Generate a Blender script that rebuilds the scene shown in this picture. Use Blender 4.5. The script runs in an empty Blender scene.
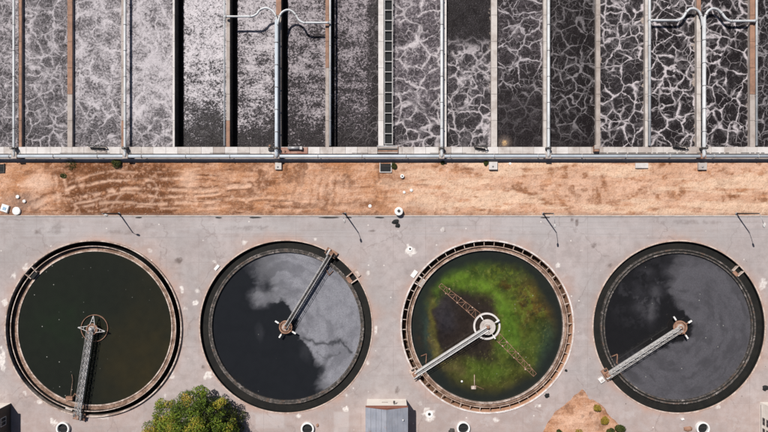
import bpy, bmesh, math, random
import numpy as np
from mathutils import Vector, Matrix, Quaternion

# ------------------------------------------------------------------ camera, sky, sun, exposure
S = 6.0            # plan pixels per metre
H = 90.0           # camera height (m)
sc = bpy.context.scene
cam = bpy.data.cameras.new('camera')
cam.sensor_width = 36.0
cam.lens = 18.0 * H / (384 / S)
cam.clip_start = 1.0
cam.clip_end = 3000.0
camo = bpy.data.objects.new('camera', cam)
sc.collection.objects.link(camo)
camo.location = (0, 0, H)
camo.rotation_euler = (0, 0, 0)
sc.camera = camo

TO_SUN = Vector((-0.40, 0.57, 1.0)).normalized()
world = bpy.data.worlds.new('World')
sc.world = world
world.use_nodes = True
wn = world.node_tree
wn.nodes.clear()
sky = wn.nodes.new('ShaderNodeTexSky')
sky.sky_type = 'NISHITA'
sky.sun_disc = False
sky.sun_elevation = math.asin(TO_SUN.z)
sky.sun_rotation = math.atan2(TO_SUN.x, TO_SUN.y)
sky.air_density = 0.7
sky.dust_density = 1.0
sky.ozone_density = 0.3
bg = wn.nodes.new('ShaderNodeBackground')
bg.inputs['Strength'].default_value = 0.05
wo = wn.nodes.new('ShaderNodeOutputWorld')
wn.links.new(sky.outputs[0], bg.inputs[0])
wn.links.new(bg.outputs[0], wo.inputs[0])

sl = bpy.data.lights.new('sun', 'SUN')
sl.energy = 5.0
sl.angle = math.radians(0.6)
sl.color = (1.0, 0.955, 0.91)
so = bpy.data.objects.new('sun', sl)
so.rotation_euler = (-TO_SUN).to_track_quat('-Z', 'Y').to_euler()
so.location = TO_SUN * 150
sc.collection.objects.link(so)

sc.view_settings.view_transform = 'Standard'
sc.view_settings.look = 'None'
sc.view_settings.exposure = 0.1
sc.view_settings.gamma = 1.0
sc.view_settings.use_curve_mapping = False
sc.render.engine = 'CYCLES'
sc.cycles.max_bounces = 6

rng = np.random.default_rng(11)
random.seed(5)
COL = sc.collection


def P(px, py, z=0.0):
    """plan position (m) of a feature measured in the aerial survey, at height z"""
    k = (H - z) / H / S
    return ((px - 384) * k, (216 - py) * k)


def PV(px, py, z=0.0):
    x, y = P(px, py, z)
    return Vector((x, y, z))


# ------------------------------------------------------------------ numpy noise
_tabs = {}


def vnoise(x, y, seed=0):
    if seed not in _tabs:
        _tabs[seed] = np.random.default_rng(seed + 1000).random((256, 256))
    t = _tabs[seed]
    xi = np.floor(x).astype(int)
    yi = np.floor(y).astype(int)
    fx = x - xi
    fy = y - yi
    fx = fx * fx * (3 - 2 * fx)
    fy = fy * fy * (3 - 2 * fy)
    a = t[xi & 255, yi & 255]
    b = t[(xi + 1) & 255, yi & 255]
    c = t[xi & 255, (yi + 1) & 255]
    d = t[(xi + 1) & 255, (yi + 1) & 255]
    return (a * (1 - fx) + b * fx) * (1 - fy) + (c * (1 - fx) + d * fx) * fy


def fbm(x, y, scale, octv=4, seed=0, rough=0.5):
    s = 0
    amp = 1.0
    tot = 0
    for i in range(octv):
        s = s + amp * vnoise(x * scale * 2 ** i + 17.3 * i, y * scale * 2 ** i + 9.1 * i, seed + i)
        tot += amp
        amp *= rough
    return s / tot


def sstep(a, b, x):
    t = np.clip((x - a) / (b - a), 0, 1)
    return t * t * (3 - 2 * t)


def dist_poly(px, py, pts, closed=False):
    pts = [np.array(p, float) for p in pts]
    segs = list(zip(pts[:-1], pts[1:]))
    if closed:
        segs.append((pts[-1], pts[0]))
    d = np.full(px.shape, 1e9)
    for a, b in segs:
        ab = b - a
        L = ab.dot(ab) + 1e-9
        t = np.clip(((px - a[0]) * ab[0] + (py - a[1]) * ab[1]) / L, 0, 1)
        d = np.minimum(d, np.hypot(px - a[0] - t * ab[0], py - a[1] - t * ab[1]))
    return d


def inside(px, py, pts):
    r = np.zeros(px.shape, bool)
    n = len(pts)
    for i in range(n):
        x0, y0 = pts[i]
        x1, y1 = pts[(i + 1) % n]
        if y0 == y1:
            continue
        c = ((y0 > py) != (y1 > py)) & (px < (x1 - x0) * (py - y0) / (y1 - y0) + x0)
        r ^= c
    return r


def sdf(px, py, pts):
    d = dist_poly(px, py, pts, True)
    return np.where(inside(px, py, pts), d, -d)


# ------------------------------------------------------------------ material helper
class NT:
    def __init__(s, name):
        s.mat = bpy.data.materials.new(name)
        s.mat.use_nodes = True
        s.t = s.mat.node_tree
        s.t.nodes.clear()
        s.out = s.t.nodes.new('ShaderNodeOutputMaterial')
        s.bsdf = s.t.nodes.new('ShaderNodeBsdfPrincipled')
        s.t.links.new(s.bsdf.outputs[0], s.out.inputs[0])

    def n(s, typ, **kw):
        nd = s.t.nodes.new(typ)
        for k, v in kw.items():
            setattr(nd, k, v)
        return nd

    def set(s, sock, v):
        if v is None:
            return
        if isinstance(v, bpy.types.NodeSocket):
            s.t.links.new(v, sock)
        elif isinstance(v, (tuple, list)):
            sock.default_value = tuple(v) + ((1.0,) if sock.type == 'RGBA' and len(v) == 3 else ())
        else:
            sock.default_value = v

    def m(s, op, a, b=None, c=None, clamp=False):
        nd = s.n('ShaderNodeMath', operation=op, use_clamp=clamp)
        s.set(nd.inputs[0], a)
        if b is not None:
            s.set(nd.inputs[1], b)
        if c is not None:
            s.set(nd.inputs[2], c)
        return nd.outputs[0]

    def vm(s, op, a, b=None, scale=None):
        nd = s.n('ShaderNodeVectorMath', operation=op)
        s.set(nd.inputs[0], a)
        if b is not None:
            s.set(nd.inputs[1], b)
        if scale is not None:
            nd.inputs['Scale'].default_value = scale
        return nd.outputs[0]

    def pos(s, scale=(1, 1, 1)):
        g = s.n('ShaderNodeNewGeometry').outputs['Position']
        if scale != (1, 1, 1):
            return s.vm('MULTIPLY', g, scale)
        return g

    def obj(s, scale=(1, 1, 1)):
        g = s.n('ShaderNodeTexCoord').outputs['Object']
        if scale != (1, 1, 1):
            return s.vm('MULTIPLY', g, scale)
        return g

    def noise(s, v, scale, detail=4, rough=0.55, out=0, dist=0.0):
        nd = s.n('ShaderNodeTexNoise')
        s.set(nd.inputs['Vector'], v)
        nd.inputs['Scale'].default_value = scale
        nd.inputs['Detail'].default_value = detail
        nd.inputs['Roughness'].default_value = rough
        nd.inputs['Distortion'].default_value = dist
        return nd.outputs[out]

    def vor(s, v, scale, feature='F1', out=0, rnd=1.0):
        nd = s.n('ShaderNodeTexVoronoi', feature=feature)
        s.set(nd.inputs['Vector'], v)
        nd.inputs['Scale'].default_value = scale
        nd.inputs['Randomness'].default_value = rnd
        return nd.outputs[out]

    def ms(s, v, a, b, lo=0.0, hi=1.0, smooth=True):
        nd = s.n('ShaderNodeMapRange', interpolation_type='SMOOTHSTEP' if smooth else 'LINEAR')
        s.set(nd.inputs[0], v)
        s.set(nd.inputs[1], a)
        s.set(nd.inputs[2], b)
        s.set(nd.inputs[3], lo)
        s.set(nd.inputs[4], hi)
        return nd.outputs[0]

    def mix(s, f, a, b, blend='MIX'):
        nd = s.n('ShaderNodeMix', data_type='RGBA', blend_type=blend)
        s.set(nd.inputs[0], f)
        s.set(nd.inputs[6], a)
        s.set(nd.inputs[7], b)
        return nd.outputs[2]

    def attr(s, name):
        nd = s.n('ShaderNodeAttribute', attribute_name=name)
        sp = s.n('ShaderNodeSeparateColor')
        s.t.links.new(nd.outputs['Color'], sp.inputs[0])
        return nd.outputs['Color'], sp.outputs[0], sp.outputs[1], sp.outputs[2], nd.outputs['Alpha']

    def ramp(s, f, stops, interp='LINEAR'):
        nd = s.n('ShaderNodeValToRGB')
        cr = nd.color_ramp
        cr.interpolation = interp
        while len(cr.elements) > 1:
            cr.elements.remove(cr.elements[-1])
        for i, (p, c) in enumerate(stops):
            e = cr.elements[0] if i == 0 else cr.elements.new(p)
            e.position = p
            if not isinstance(c, (tuple, list)):
                c = (c, c, c)
            e.color = tuple(c) + (1,)
        s.set(nd.inputs[0], f)
        return nd.outputs[0]

    def fin(s, color, rough=0.8, bump=None, bstr=0.3, bdist=0.05, spec=0.3, metal=0.0):
        s.set(s.bsdf.inputs['Base Color'], color)
        s.set(s.bsdf.inputs['Roughness'], rough)
        s.set(s.bsdf.inputs['Specular IOR Level'], spec)
        s.set(s.bsdf.inputs['Metallic'], metal)
        if bump is not None:
            b = s.n('ShaderNodeBump')
            b.inputs['Strength'].default_value = bstr
            b.inputs['Distance'].default_value = bdist
            s.set(b.inputs['Height'], bump)
            s.t.links.new(b.outputs[0], s.bsdf.inputs['Normal'])
        return s.mat


def grimy(name, base, dirt, amount=0.5, scale=0.6, rough=0.8, metal=0.0, fine=6.0, spec=0.3):
    t = NT(name)
    p = t.pos()
    a = t.noise(p, scale, 6, 0.65)
    b = t.noise(p, fine, 4, 0.6)
    f = t.m('MULTIPLY', t.ms(a, 0.5 - 0.2 * amount, 0.72), amount * 1.2, clamp=True)
    c = t.mix(f, base, dirt)
    c = t.mix(t.ms(b, 0.35, 0.7, 0, 0.35 * amount), c, tuple(x * 0.6 for x in base))
    return t.fin(c, rough, t.m('ADD', a, b), 0.25, 0.03, spec, metal)


M = {}
M['wall_pale'] = grimy('pale_concrete', (0.52, 0.48, 0.45), (0.27, 0.22, 0.19), 0.6)
M['wall_white'] = grimy('white_concrete', (0.60, 0.57, 0.55), (0.36, 0.32, 0.29), 0.5)
M['wall_brown'] = grimy('rusty_concrete', (0.33, 0.19, 0.13), (0.16, 0.095, 0.07), 0.7, 0.8)
M['wall_grey'] = grimy('grey_concrete', (0.40, 0.35, 0.32), (0.22, 0.17, 0.14), 0.6)
M['wet_wall'] = grimy('slimy_concrete', (0.055, 0.05, 0.045), (0.02, 0.02, 0.018), 0.7)
M['pipe'] = grimy('painted_pipe', (0.54, 0.56, 0.575), (0.30, 0.28, 0.265), 0.5, 0.5, 0.42, 0.0, 5, 0.5)
M['pipe_blue'] = grimy('bluish_pipe', (0.47, 0.52, 0.57), (0.30, 0.32, 0.34), 0.4, 0.5, 0.42, 0.0, 5, 0.5)
M['steel'] = grimy('galvanised_steel', (0.40, 0.40, 0.41), (0.20, 0.17, 0.15), 0.6, 1.5, 0.5, 0.3, 9)
M['steel_pale'] = grimy('pale_steel', (0.50, 0.49, 0.48), (0.28, 0.24, 0.22), 0.6, 1.5, 0.55, 0.0, 9)
M['rust'] = grimy('rusty_steel', (0.33, 0.19, 0.13), (0.14, 0.07, 0.045), 0.8, 1.5, 0.8, 0.0, 9)
M['dark_steel'] = grimy('dark_steel', (0.045, 0.043, 0.042), (0.09, 0.06, 0.045), 0.5, 1.5, 0.6)
M['black'] = grimy('black_void', (0.012, 0.013, 0.014), (0.02, 0.02, 0.02), 0.4)
M['cover'] = grimy('white_cover', (0.74, 0.73, 0.71), (0.5, 0.46, 0.42), 0.35, 1.2, 0.6)
M['cream'] = grimy('cream_render', (0.78, 0.73, 0.66), (0.52, 0.43, 0.36), 0.3, 0.5, 0.85)
M['fascia'] = grimy('red_brown_fascia', (0.24, 0.10, 0.07), (0.12, 0.06, 0.045), 0.6, 1.0)
M['red_plate'] = grimy('red_oxide_plate', (0.26, 0.12, 0.09), (0.42, 0.28, 0.22), 0.7, 0.9)
M['glass'] = grimy('dark_window_glass', (0.02, 0.024, 0.028), (0.03, 0.03, 0.03), 0.2, 1, 0.12, 0, 4, 0.5)
M['blue'] = grimy('blue_lid', (0.30, 0.45, 0.58), (0.2, 0.3, 0.4), 0.4)


def rim_mat(name, base, dirt):
    t = NT(name)
    p = t.pos()
    a = t.noise(p, 0.6, 7, 0.75)
    b = t.noise(p, 4.0, 4, 0.6)
    c = t.mix(t.ms(a, 0.42, 0.58), base, dirt)
    c = t.mix(t.ms(b, 0.4, 0.75, 0, 0.5), c, tuple(x * 0.5 for x in dirt))
    return t.fin(c, 0.85, b, 0.3, 0.03)


def stained(name):
    t = NT(name)
    p = t.pos()
    a = t.noise(p, 0.35, 5, 0.65)
    b = t.noise(p, 2.2, 5, 0.7)
    c = t.mix(t.ms(b, 0.42, 0.62), (0.045, 0.040, 0.036), (0.125, 0.108, 0.098))
    c = t.mix(t.m('MULTIPLY', t.ms(a, 0.48, 0.62), t.ms(b, 0.48, 0.66)), c, (0.36, 0.32, 0.30))
    c = t.mix(t.ms(t.noise(p, 1.1, 4), 0.55, 0.68, 0, 0.7), c, (0.10, 0.06, 0.04))
    return t.fin(c, 0.8, b, 0.5, 0.04)


M['rim_cream'] = rim_mat('cream_rim', (0.58, 0.49, 0.43), (0.29, 0.21, 0.17))
M['rim_pink'] = rim_mat('pink_stained_rim', (0.55, 0.45, 0.39), (0.38, 0.27, 0.22))
M['rim_white'] = rim_mat('white_rim', (0.66, 0.62, 0.60), (0.50, 0.42, 0.38))
M['channel_orange'] = rim_mat('orange_sediment', (0.66, 0.38, 0.25), (0.52, 0.29, 0.18))
M['channel_brown'] = rim_mat('brown_sediment', (0.13, 0.075, 0.045), (0.05, 0.032, 0.022))
M['channel_black'] = rim_mat('black_slime', (0.007, 0.007, 0.0065), (0.013, 0.012, 0.010))
M['launder_stained'] = stained('stained_launder')
M['launder_brown'] = rim_mat('brown_launder', (0.35, 0.235, 0.18), (0.15, 0.090, 0.062))
M['launder_cream'] = rim_mat('cream_launder', (0.52, 0.40, 0.33), (0.30, 0.19, 0.14))


# ------------------------------------------------------------------ mesh helpers
class MB:
    def __init__(s):
        s.v = []
        s.f = []

    def box(s, x0, x1, y0, y1, z0, z1):
        b = len(s.v)
        s.v += [(x0, y0, z0), (x1, y0, z0), (x1, y1, z0), (x0, y1, z0), (x0, y0, z1), (x1, y0, z1), (x1, y1, z1), (x0, y1, z1)]
        s.f += [tuple(b + i for i in q) for q in ((0, 3, 2, 1), (4, 5, 6, 7), (0, 1, 5, 4), (1, 2, 6, 5), (2, 3, 7, 6), (3, 0, 4, 7))]
        return s

    def cbox(s, x0, x1, y0, y1, z0, z1, c=0.03):
        """box with chamfered top edges"""
        b = len(s.v)
        s.v += [(x0, y0, z0), (x1, y0, z0), (x1, y1, z0), (x0, y1, z0),
                (x0, y0, z1 - c), (x1, y0, z1 - c), (x1, y1, z1 - c), (x0, y1, z1 - c),
                (x0 + c, y0 + c, z1), (x1 - c, y0 + c, z1), (x1 - c, y1 - c, z1), (x0 + c, y1 - c, z1)]
        q = [(0, 3, 2, 1), (8, 9, 10, 11)]
        for i in range(4):
            j = (i + 1) % 4
            q += [(i, j, 4 + j, 4 + i), (4 + i, 4 + j, 8 + j, 8 + i)]
        s.f += [tuple(b + i for i in k) for k in q]
        return s

    def bar(s, a, b, w, h=None):
        """square bar between two points"""
        h = h or w
        a, b = Vector(a), Vector(b)
        d = (b - a).normalized()
        up = Vector((0, 0, 1)) if abs(d.z) < 0.95 else Vector((0, 1, 0))
        x = d.cross(up).normalized() * (w / 2)
        y = x.cross(d).normalized() * (h / 2)
        k = len(s.v)
        for p in (a, b):
            for q in (-x - y, x - y, x + y, -x + y):
                s.v.append(tuple(p + q))
        s.f += [tuple(k + i for i in q) for q in ((0, 1, 2, 3), (7, 6, 5, 4), (0, 4, 5, 1), (1, 5, 6, 2), (2, 6, 7, 3), (3, 7, 4, 0))]
        return s

    def tube(s, path, r, n=12, cap=True):
        path = [Vector(p) for p in path]
        k0 = len(s.v)
        m = len(path)
        rr = r if isinstance(r, (list, tuple)) else [r] * m
        prev = None
        for i, p in enumerate(path):
            d = (path[min(i + 1, m - 1)] - path[max(i - 1, 0)]).normalized()
            if prev is None:
                up = Vector((0, 0, 1)) if abs(d.z) < 0.9 else Vector((1, 0, 0))
                x = d.cross(up).normalized()
            else:
                x = (prev - d * prev.dot(d)).normalized()
            prev = x
            y = d.cross(x).normalized()
            for j in range(n):
                a = 2 * math.pi * j / n
                s.v.append(tuple(p + (x * math.cos(a) + y * math.sin(a)) * rr[i]))
        for i in range(m - 1):
            for j in range(n):
                j2 = (j + 1) % n
                s.f.append((k0 + i * n + j, k0 + i * n + j2, k0 + (i + 1) * n + j2, k0 + (i + 1) * n + j))
        if cap:
            s.f.append(tuple(k0 + j for j in range(n))[::-1])
            s.f.append(tuple(k0 + (m - 1) * n + j for j in range(n)))
        return s

    def lathe(s, prof, n=160, c=(0, 0), a0=0.0, a1=None, closed=True):
        """closed profile (r,z) revolved about c"""
        k0 = len(s.v)
        full = a1 is None
        if full:
            a1 = a0 + 2 * math.pi
        steps = n if full else n + 1
        m = len(prof)
        for i in range(steps):
            a = a0 + (a1 - a0) * i / n
            ca, sa = math.cos(a), math.sin(a)
            for r, z in prof:
                s.v.append((c[0] + r * ca, c[1] + r * sa, z))
        for i in range(n):
            i2 = (i + 1) % steps
            for j in range(m if closed else m - 1):
                j2 = (j + 1) % m
                s.f.append((k0 + i * m + j, k0 + i2 * m + j, k0 + i2 * m + j2, k0 + i * m + j2))
        if not full and closed:
            s.f.append(tuple(k0 + j for j in range(m)))
            s.f.append(tuple(k0 + (steps - 1) * m + j for j in range(m))[::-1])
        return s

    def poly(s, pts, z0, z1):
        k = len(s.v)
        n = len(pts)
        s.v += [(x, y, z0) for x, y in pts] + [(x, y, z1) for x, y in pts]
        s.f.append(tuple(k + n + i for i in range(n)))
        s.f.append(tuple(k + i for i in range(n))[::-1])
        for i in range(n):
            j = (i + 1) % n
            s.f.append((k + i, k + j, k + n + j, k + n + i))
        return s

    def mesh(s, name, mat, smooth=False):
        me = bpy.data.meshes.new(name)
        me.from_pydata(s.v, [], s.f)
        if mat is not None:
            me.materials.append(M[mat] if isinstance(mat, str) else mat)
        bm = bmesh.new()
        bm.from_mesh(me)
        bmesh.ops.recalc_face_normals(bm, faces=bm.faces)
        bm.to_mesh(me)
        bm.free()
        if smooth:
            me.polygons.foreach_set('use_smooth', [True] * len(me.polygons))
        return me

    def build(s, name, mat, parent=None, smooth=False, kind=None):
        o = bpy.data.objects.new(name, s.mesh(name, mat, smooth))
        COL.objects.link(o)
        if parent is not None:
            o.parent = parent
        if kind:
            o['kind'] = kind
        return o


def tag(o, label, cat, group=None):
    o['label'] = label
    o['category'] = cat
    if group:
        o['group'] = group
    return o


def empty(name, loc=(0, 0, 0), rz=0.0):
    o = bpy.data.objects.new(name, None)
    o.location = loc
    o.rotation_euler = (0, 0, rz)
    o.empty_display_size = 0.5
    COL.objects.link(o)
    return o


def inst(src, name, loc, parent=None, rz=0.0, scale=None):
    o = bpy.data.objects.new(name, src if isinstance(src, bpy.types.Mesh) else src.data)
    COL.objects.link(o)
    o.location = loc
    o.rotation_euler = (0, 0, rz)
    if scale:
        o.scale = scale
    if parent is not None:
        o.parent = parent
    return o


def grid_mesh(name, X, Y, Z, mat, keep=None, attrs=None, smooth=True):
    """X, Y, Z are (ny, nx) arrays; attrs = {name: (ny, nx, 4)}"""
    ny, nx = X.shape
    V = np.stack([X, Y, Z], -1).reshape(-1, 3)
    idx = np.arange(ny * nx).reshape(ny, nx)
    F = np.stack([idx[:-1, :-1], idx[:-1, 1:], idx[1:, 1:], idx[1:, :-1]], -1).reshape(-1, 4)
    if keep is not None:
        F = F[keep.reshape(-1)]
    used = np.zeros(len(V), bool)
    used[F.reshape(-1)] = True
    remap = np.cumsum(used) - 1
    V2 = V[used]
    F = remap[F]
    me = bpy.data.meshes.new(name)
    me.vertices.add(len(V2))
    me.vertices.foreach_set('co', V2.astype(np.float32).reshape(-1))
    me.loops.add(F.size)
    me.loops.foreach_set('vertex_index', F.reshape(-1).astype(np.int32))
    me.polygons.add(len(F))
    me.polygons.foreach_set('loop_start', np.arange(0, F.size, 4, dtype=np.int32))
    me.polygons.foreach_set('loop_total', np.full(len(F), 4, dtype=np.int32))
    me.update(calc_edges=True)
    if smooth:
        me.polygons.foreach_set('use_smooth', np.ones(len(F), bool))
    for k, a in (attrs or {}).items():
        at = me.attributes.new(k, 'FLOAT_COLOR', 'POINT')
        at.data.foreach_set('color', a.reshape(-1, 4)[used].astype(np.float32).reshape(-1))
    me.materials.append(mat)
    me.validate()
    o = bpy.data.objects.new(name, me)
    COL.objects.link(o)
    return o


def struct(o, label=None):
    o['kind'] = 'structure'
    if label:
        o['label'] = label
    return o


# ------------------------------------------------------------------ layout data
TANKS = [(94.3, 328.3, 88.3), (286.0, 326.7, 87.0), (487.3, 326.7, 87.0), (679.0, 327.0, 87.0)]
TC = [(P(t[0], t[1]), t[2] / S) for t in TANKS]

XMIN, XMAX, YMIN = -80.0, 80.0, -52.0
Y_SOIL = P(0, 161.5)[1]     # soil / basin boundary


# ------------------------------------------------------------------ pavement
def splat(PX, PY, x, y, rx, ry, seed, ang=0.0, soft=0.9):
    c, s_ = math.cos(ang), math.sin(ang)
    dx, dy = PX - x, PY - y
    u = (dx * c + dy * s_) / rx
    v = (-dx * s_ + dy * c) / ry
    m = np.zeros(PX.shape)
    near = (np.abs(dx) < 3.2 * max(rx, ry)) & (np.abs(dy) < 3.2 * max(rx, ry))
    if near.any():
        n = fbm(PX[near] + seed * 31.7, PY[near] + seed * 12.9, 0.35, 3, 40)
        d = np.hypot(u[near], v[near]) + (n - 0.5) * 1.9
        m[near] = 1 - sstep(1 - soft * 0.5, 1 + soft * 0.5, d)
    return m


def pavement():
    st = 0.25
    xs = np.arange(XMIN, XMAX + st / 2, st)
    ys = np.arange(YMIN, 0 + st / 2, st)
    X, Y = np.meshgrid(xs, ys)
    PX = X * S + 384
    PY = 216 - Y * S
    white = np.zeros(X.shape)
    W = [(150, 251, 3, 2.5), (182, 289, 2.2, 4), (185, 308, 2, 3.5), (197, 291, 2.5, 2.5), (195, 303, 3, 2), (14, 275, 3, 5), (26, 266, 3, 5),
         (5, 303, 2.5, 4.5), (51, 246, 1.5, 1.2), (244, 243, 3.5, 3), (198, 291, 3, 2.5), (196, 303, 2.5, 2.5), (315, 239, 3, 2.5), (368, 273, 2, 3),
         (442, 229, 2, 3), (558, 265, 2.5, 2.5), (763, 283, 4, 8), (764, 224, 2, 2), (2, 360, 3, 13), (172, 373, 3.5, 5), (104, 418, 7, 2.5),
         (53, 421, 3.5, 4), (39, 402, 3.5, 2.5), (165, 395, 2, 2.5), (25, 393, 2.2, 2.2), (208, 376, 5.5, 4.5), (346, 395, 2.5, 2.2), (345, 409, 3.5, 2.5),
         (299, 416, 3, 2), (368, 363, 2, 2.8), (420, 404, 4, 2.2), (539, 406, 3.5, 2), (496, 420, 3, 2.5), (718, 407, 2.5, 2), (410, 251, 5, 6),
         (429, 414, 6, 6), (215, 262, 3, 2.5), (60, 408, 2, 2), (376, 329, 1.5, 4), (581, 250, 1.2, 1.2), (648, 236, 1.5, 1), (703, 410, 2, 1.2)]
    for i, (x, y, rx, ry) in enumerate(W):
        white = np.maximum(white, splat(PX, PY, x, y, rx * 0.92, ry * 0.92, i) * (0.55 + 0.45 * ((i * 37) % 10) / 9))
    dark = np.zeros(X.shape)
    D = [(42, 230, 8, 3), (58, 228, 5, 5), (36, 231, 2, 2), (180, 260, 3.5, 2.5), (593, 245, 4, 2), (609, 266, 2.5, 2.5), (397, 391, 1.5, 3.5),
         (397, 224, 2, 3), (203, 367, 1.3, 1.8), (120, 232, 12, 2), (372, 231, 3, 1), (690, 222, 20, 2), (250, 228, 20, 2), (577, 222, 1.2, 4), (572, 220, 1, 4)]
    for i, (x, y, rx, ry) in enumerate(D):
        dark = np.maximum(dark, splat(PX, PY, x, y, rx, ry, i + 60) * (0.85 if rx < 5 else 0.4))
    stain = np.zeros(X.shape)
    wide = [5.0, 4.0, 3.0, 5.5]
    for (c, r), w in zip(TC, wide):
        d = np.hypot(X - c[0], Y - c[1]) - r
        n = fbm(X, Y, 0.25, 4, 7)
        stain = np.maximum(stain, np.exp(-np.maximum(d, 0) / (w * 0.10 + 2.6 * np.maximum(n - 0.42, 0))) * (0.36 + 0.8 * (n - 0.4)))
    # pink-brown ground toward the lower edge
    low = sstep(370, 430, PY + 40 * (fbm(X, Y, 0.1, 3, 12) - 0.5))
    stain = np.clip(np.maximum(stain, 0.22 * low), 0, 1)
    # repaired rectangles
    patch = np.zeros(X.shape)
    for x0, y0, x1, y1, a in ((255, 414, 284, 429, 0.7), (334, 412, 349, 434, 0.8), (25, 222, 70, 236, 0.25), (575, 268, 592, 292, 0.3),
                              (500, 218, 620, 236, 0.25), (190, 222, 300, 232, 0.25)):
        d = np.minimum(np.minimum(PX - x0, x1 - PX), np.minimum(PY - y0, y1 - PY)) + 2.5 * (fbm(X, Y, 0.8, 3, 21) - 0.5)
        patch = np.maximum(patch, sstep(-1, 1, d) * a)
    Z = 0.03 * (fbm(X, Y, 0.15, 3, 3) - 0.5)
    keep = np.ones((X.shape[0] - 1, X.shape[1] - 1), bool)
    cx = (X[:-1, :-1] + X[1:, 1:]) / 2
    cy = (Y[:-1, :-1] + Y[1:, 1:]) / 2
    for (c, r) in TC:
        R = r - 0.15
        keep &= np.hypot(cx - c[0], cy - c[1]) > R
        d = np.hypot(X - c[0], Y - c[1])
        nearv = np.abs(d - R) < st * 0.75
        k = np.where(nearv, R / np.maximum(d, 1e-6), 1.0)
        X = c[0] + (X - c[0]) * k
        Y = c[1] + (Y - c[1]) * k
        Z = np.where(nearv, 0.0, Z)
    A = np.stack([white, stain, dark, patch], -1)

    t = NT('worn_pavement')
    p = t.pos()
    _, w_, s_, d_, a_ = t.attr('masks')
    n1 = t.noise(p, 0.09, 6, 0.6)
    n2 = t.noise(p, 0.7, 6, 0.65)
    n3 = t.noise(p, 7.0, 3, 0.6)
    streak = t.noise(t.vm('MULTIPLY', p, (0.05, 1.3, 1)), 1.0, 5, 0.6)
    base = t.mix(t.ms(n1, 0.36, 0.64), (0.345, 0.315, 0.308), (0.415, 0.360, 0.350))
    base = t.mix(t.ms(n2, 0.38, 0.68, 0, 0.6), base, (0.285, 0.245, 0.235))
    # tyre-polished drive lane along the soil verge
    sep = t.n('ShaderNodeSeparateXYZ')
    t.t.links.new(p, sep.inputs[0])
    lane = t.m('MULTIPLY', t.ms(sep.outputs[1], -5.2, -3.4), t.ms(streak, 0.35, 0.65))
    base = t.mix(t.m('MULTIPLY', lane, 0.6), base, (0.395, 0.365, 0.365))
    base = t.mix(t.ms(streak, 0.55, 0.75, 0, 0.25), base, (0.29, 0.255, 0.25))
    base = t.mix(a_, base, (0.44, 0.42, 0.42))
    base = t.mix(t.m('MULTIPLY', s_, t.ms(n2, 0.25, 0.6, 0.5, 1.0)), base, (0.46, 0.255, 0.175))
    base = t.mix(t.m('MULTIPLY', d_, t.ms(n2, 0.3, 0.55)), base, (0.115, 0.085, 0.075))
    # slab joints and cracks
    wv = t.vm('ADD', p, t.vm('SCALE', t.noise(p, 0.5, 4, 0.6, out=1), scale=2.2))
    cr = t.vor(wv, 0.105, 'DISTANCE_TO_EDGE')
    crack = t.m('MULTIPLY', t.ms(cr, 0.004, 0.010, 1, 0), t.ms(t.noise(p, 0.12, 2), 0.46, 0.56))
    base = t.mix(t.m('MULTIPLY', crack, 0.3), base, (0.15, 0.11, 0.10))
    jn = []
    for ax, per, off in ((0, 5.4, 1.1), (1, 4.7, 0.6)):
        q = t.m('ADD', t.m('ADD', sep.outputs[ax], off), t.m('MULTIPLY', t.noise(p, 0.3, 2), 0.12))
        fr = t.m('ABSOLUTE', t.m('SUBTRACT', t.m('FRACT', t.m('DIVIDE', q, per)), 0.5))
        jn.append(t.ms(fr, 0.008, 0.013, 1, 0))
    jt = t.m('MULTIPLY', t.m('MAXIMUM', jn[0], jn[1]), t.ms(t.noise(p, 0.16, 4, 0.6), 0.42, 0.58))
    base = t.mix(t.m('MULTIPLY', jt, 0.22), base, (0.17, 0.13, 0.12))
    tyre = t.noise(t.vm('MULTIPLY', p, (0.035, 2.4, 1)), 1.0, 4, 0.6)
    base = t.mix(t.m('MULTIPLY', t.ms(tyre, 0.54, 0.68), t.m('MULTIPLY', t.ms(sep.outputs[1], -5.5, -3.5), 0.4)), base, (0.25, 0.225, 0.22))
    slab = t.n('ShaderNodeSeparateColor')
    t.t.links.new(t.vor(t.vm('MULTIPLY', p, (0.185, 0.213, 0)), 1.0, 'F1', 1, 0.15), slab.inputs[0])
    base = t.mix(t.ms(slab.outputs[0], 0.2, 0.9, 0, 0.16), base, (0.24, 0.205, 0.20))
    base = t.mix(t.m('MULTIPLY', t.ms(w_, 0.15, 0.85), t.ms(t.noise(p, 2.2, 6, 0.72), 0.38, 0.58, 0.40, 0.95)), base, (0.72, 0.68, 0.64))
    bl = t.noise(p, 0.28, 7, 0.72)
    base = t.mix(t.ms(bl, 0.54, 0.66, 0, 0.34), base, (0.235, 0.195, 0.185))
    base = t.mix(t.ms(bl, 0.44, 0.34, 0, 0.40), base, (0.47, 0.43, 0.42))
    base = t.mix(t.ms(n3, 0.3, 0.75, 0, 0.22), base, (0.22, 0.19, 0.18))
    spk = t.vor(p, 0.8, 'F1')
    spc = t.vor(p, 0.8, 'F1', 1)
    sp2 = t.n('ShaderNodeSeparateColor')
    t.t.links.new(spc, sp2.inputs[0])
    base = t.mix(t.m('MULTIPLY', t.ms(spk, 0.05, 0.13, 1, 0), t.ms(sp2.outputs[0], 0.86, 0.88)), base, (0.62, 0.57, 0.53))
    base = t.mix(t.m('MULTIPLY', t.ms(spk, 0.04, 0.10, 1, 0), t.ms(sp2.outputs[1], 0.92, 0.94)), base, (0.10, 0.08, 0.07))
    mat = t.fin(base, 0.9, t.m('ADD', n2, n3), 0.25, 0.03, 0.2)
    struct(grid_mesh('pavement', X, Y, Z, mat, keep, {'masks': A}), 'worn pinkish grey pavement round the clarifier tanks')


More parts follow.
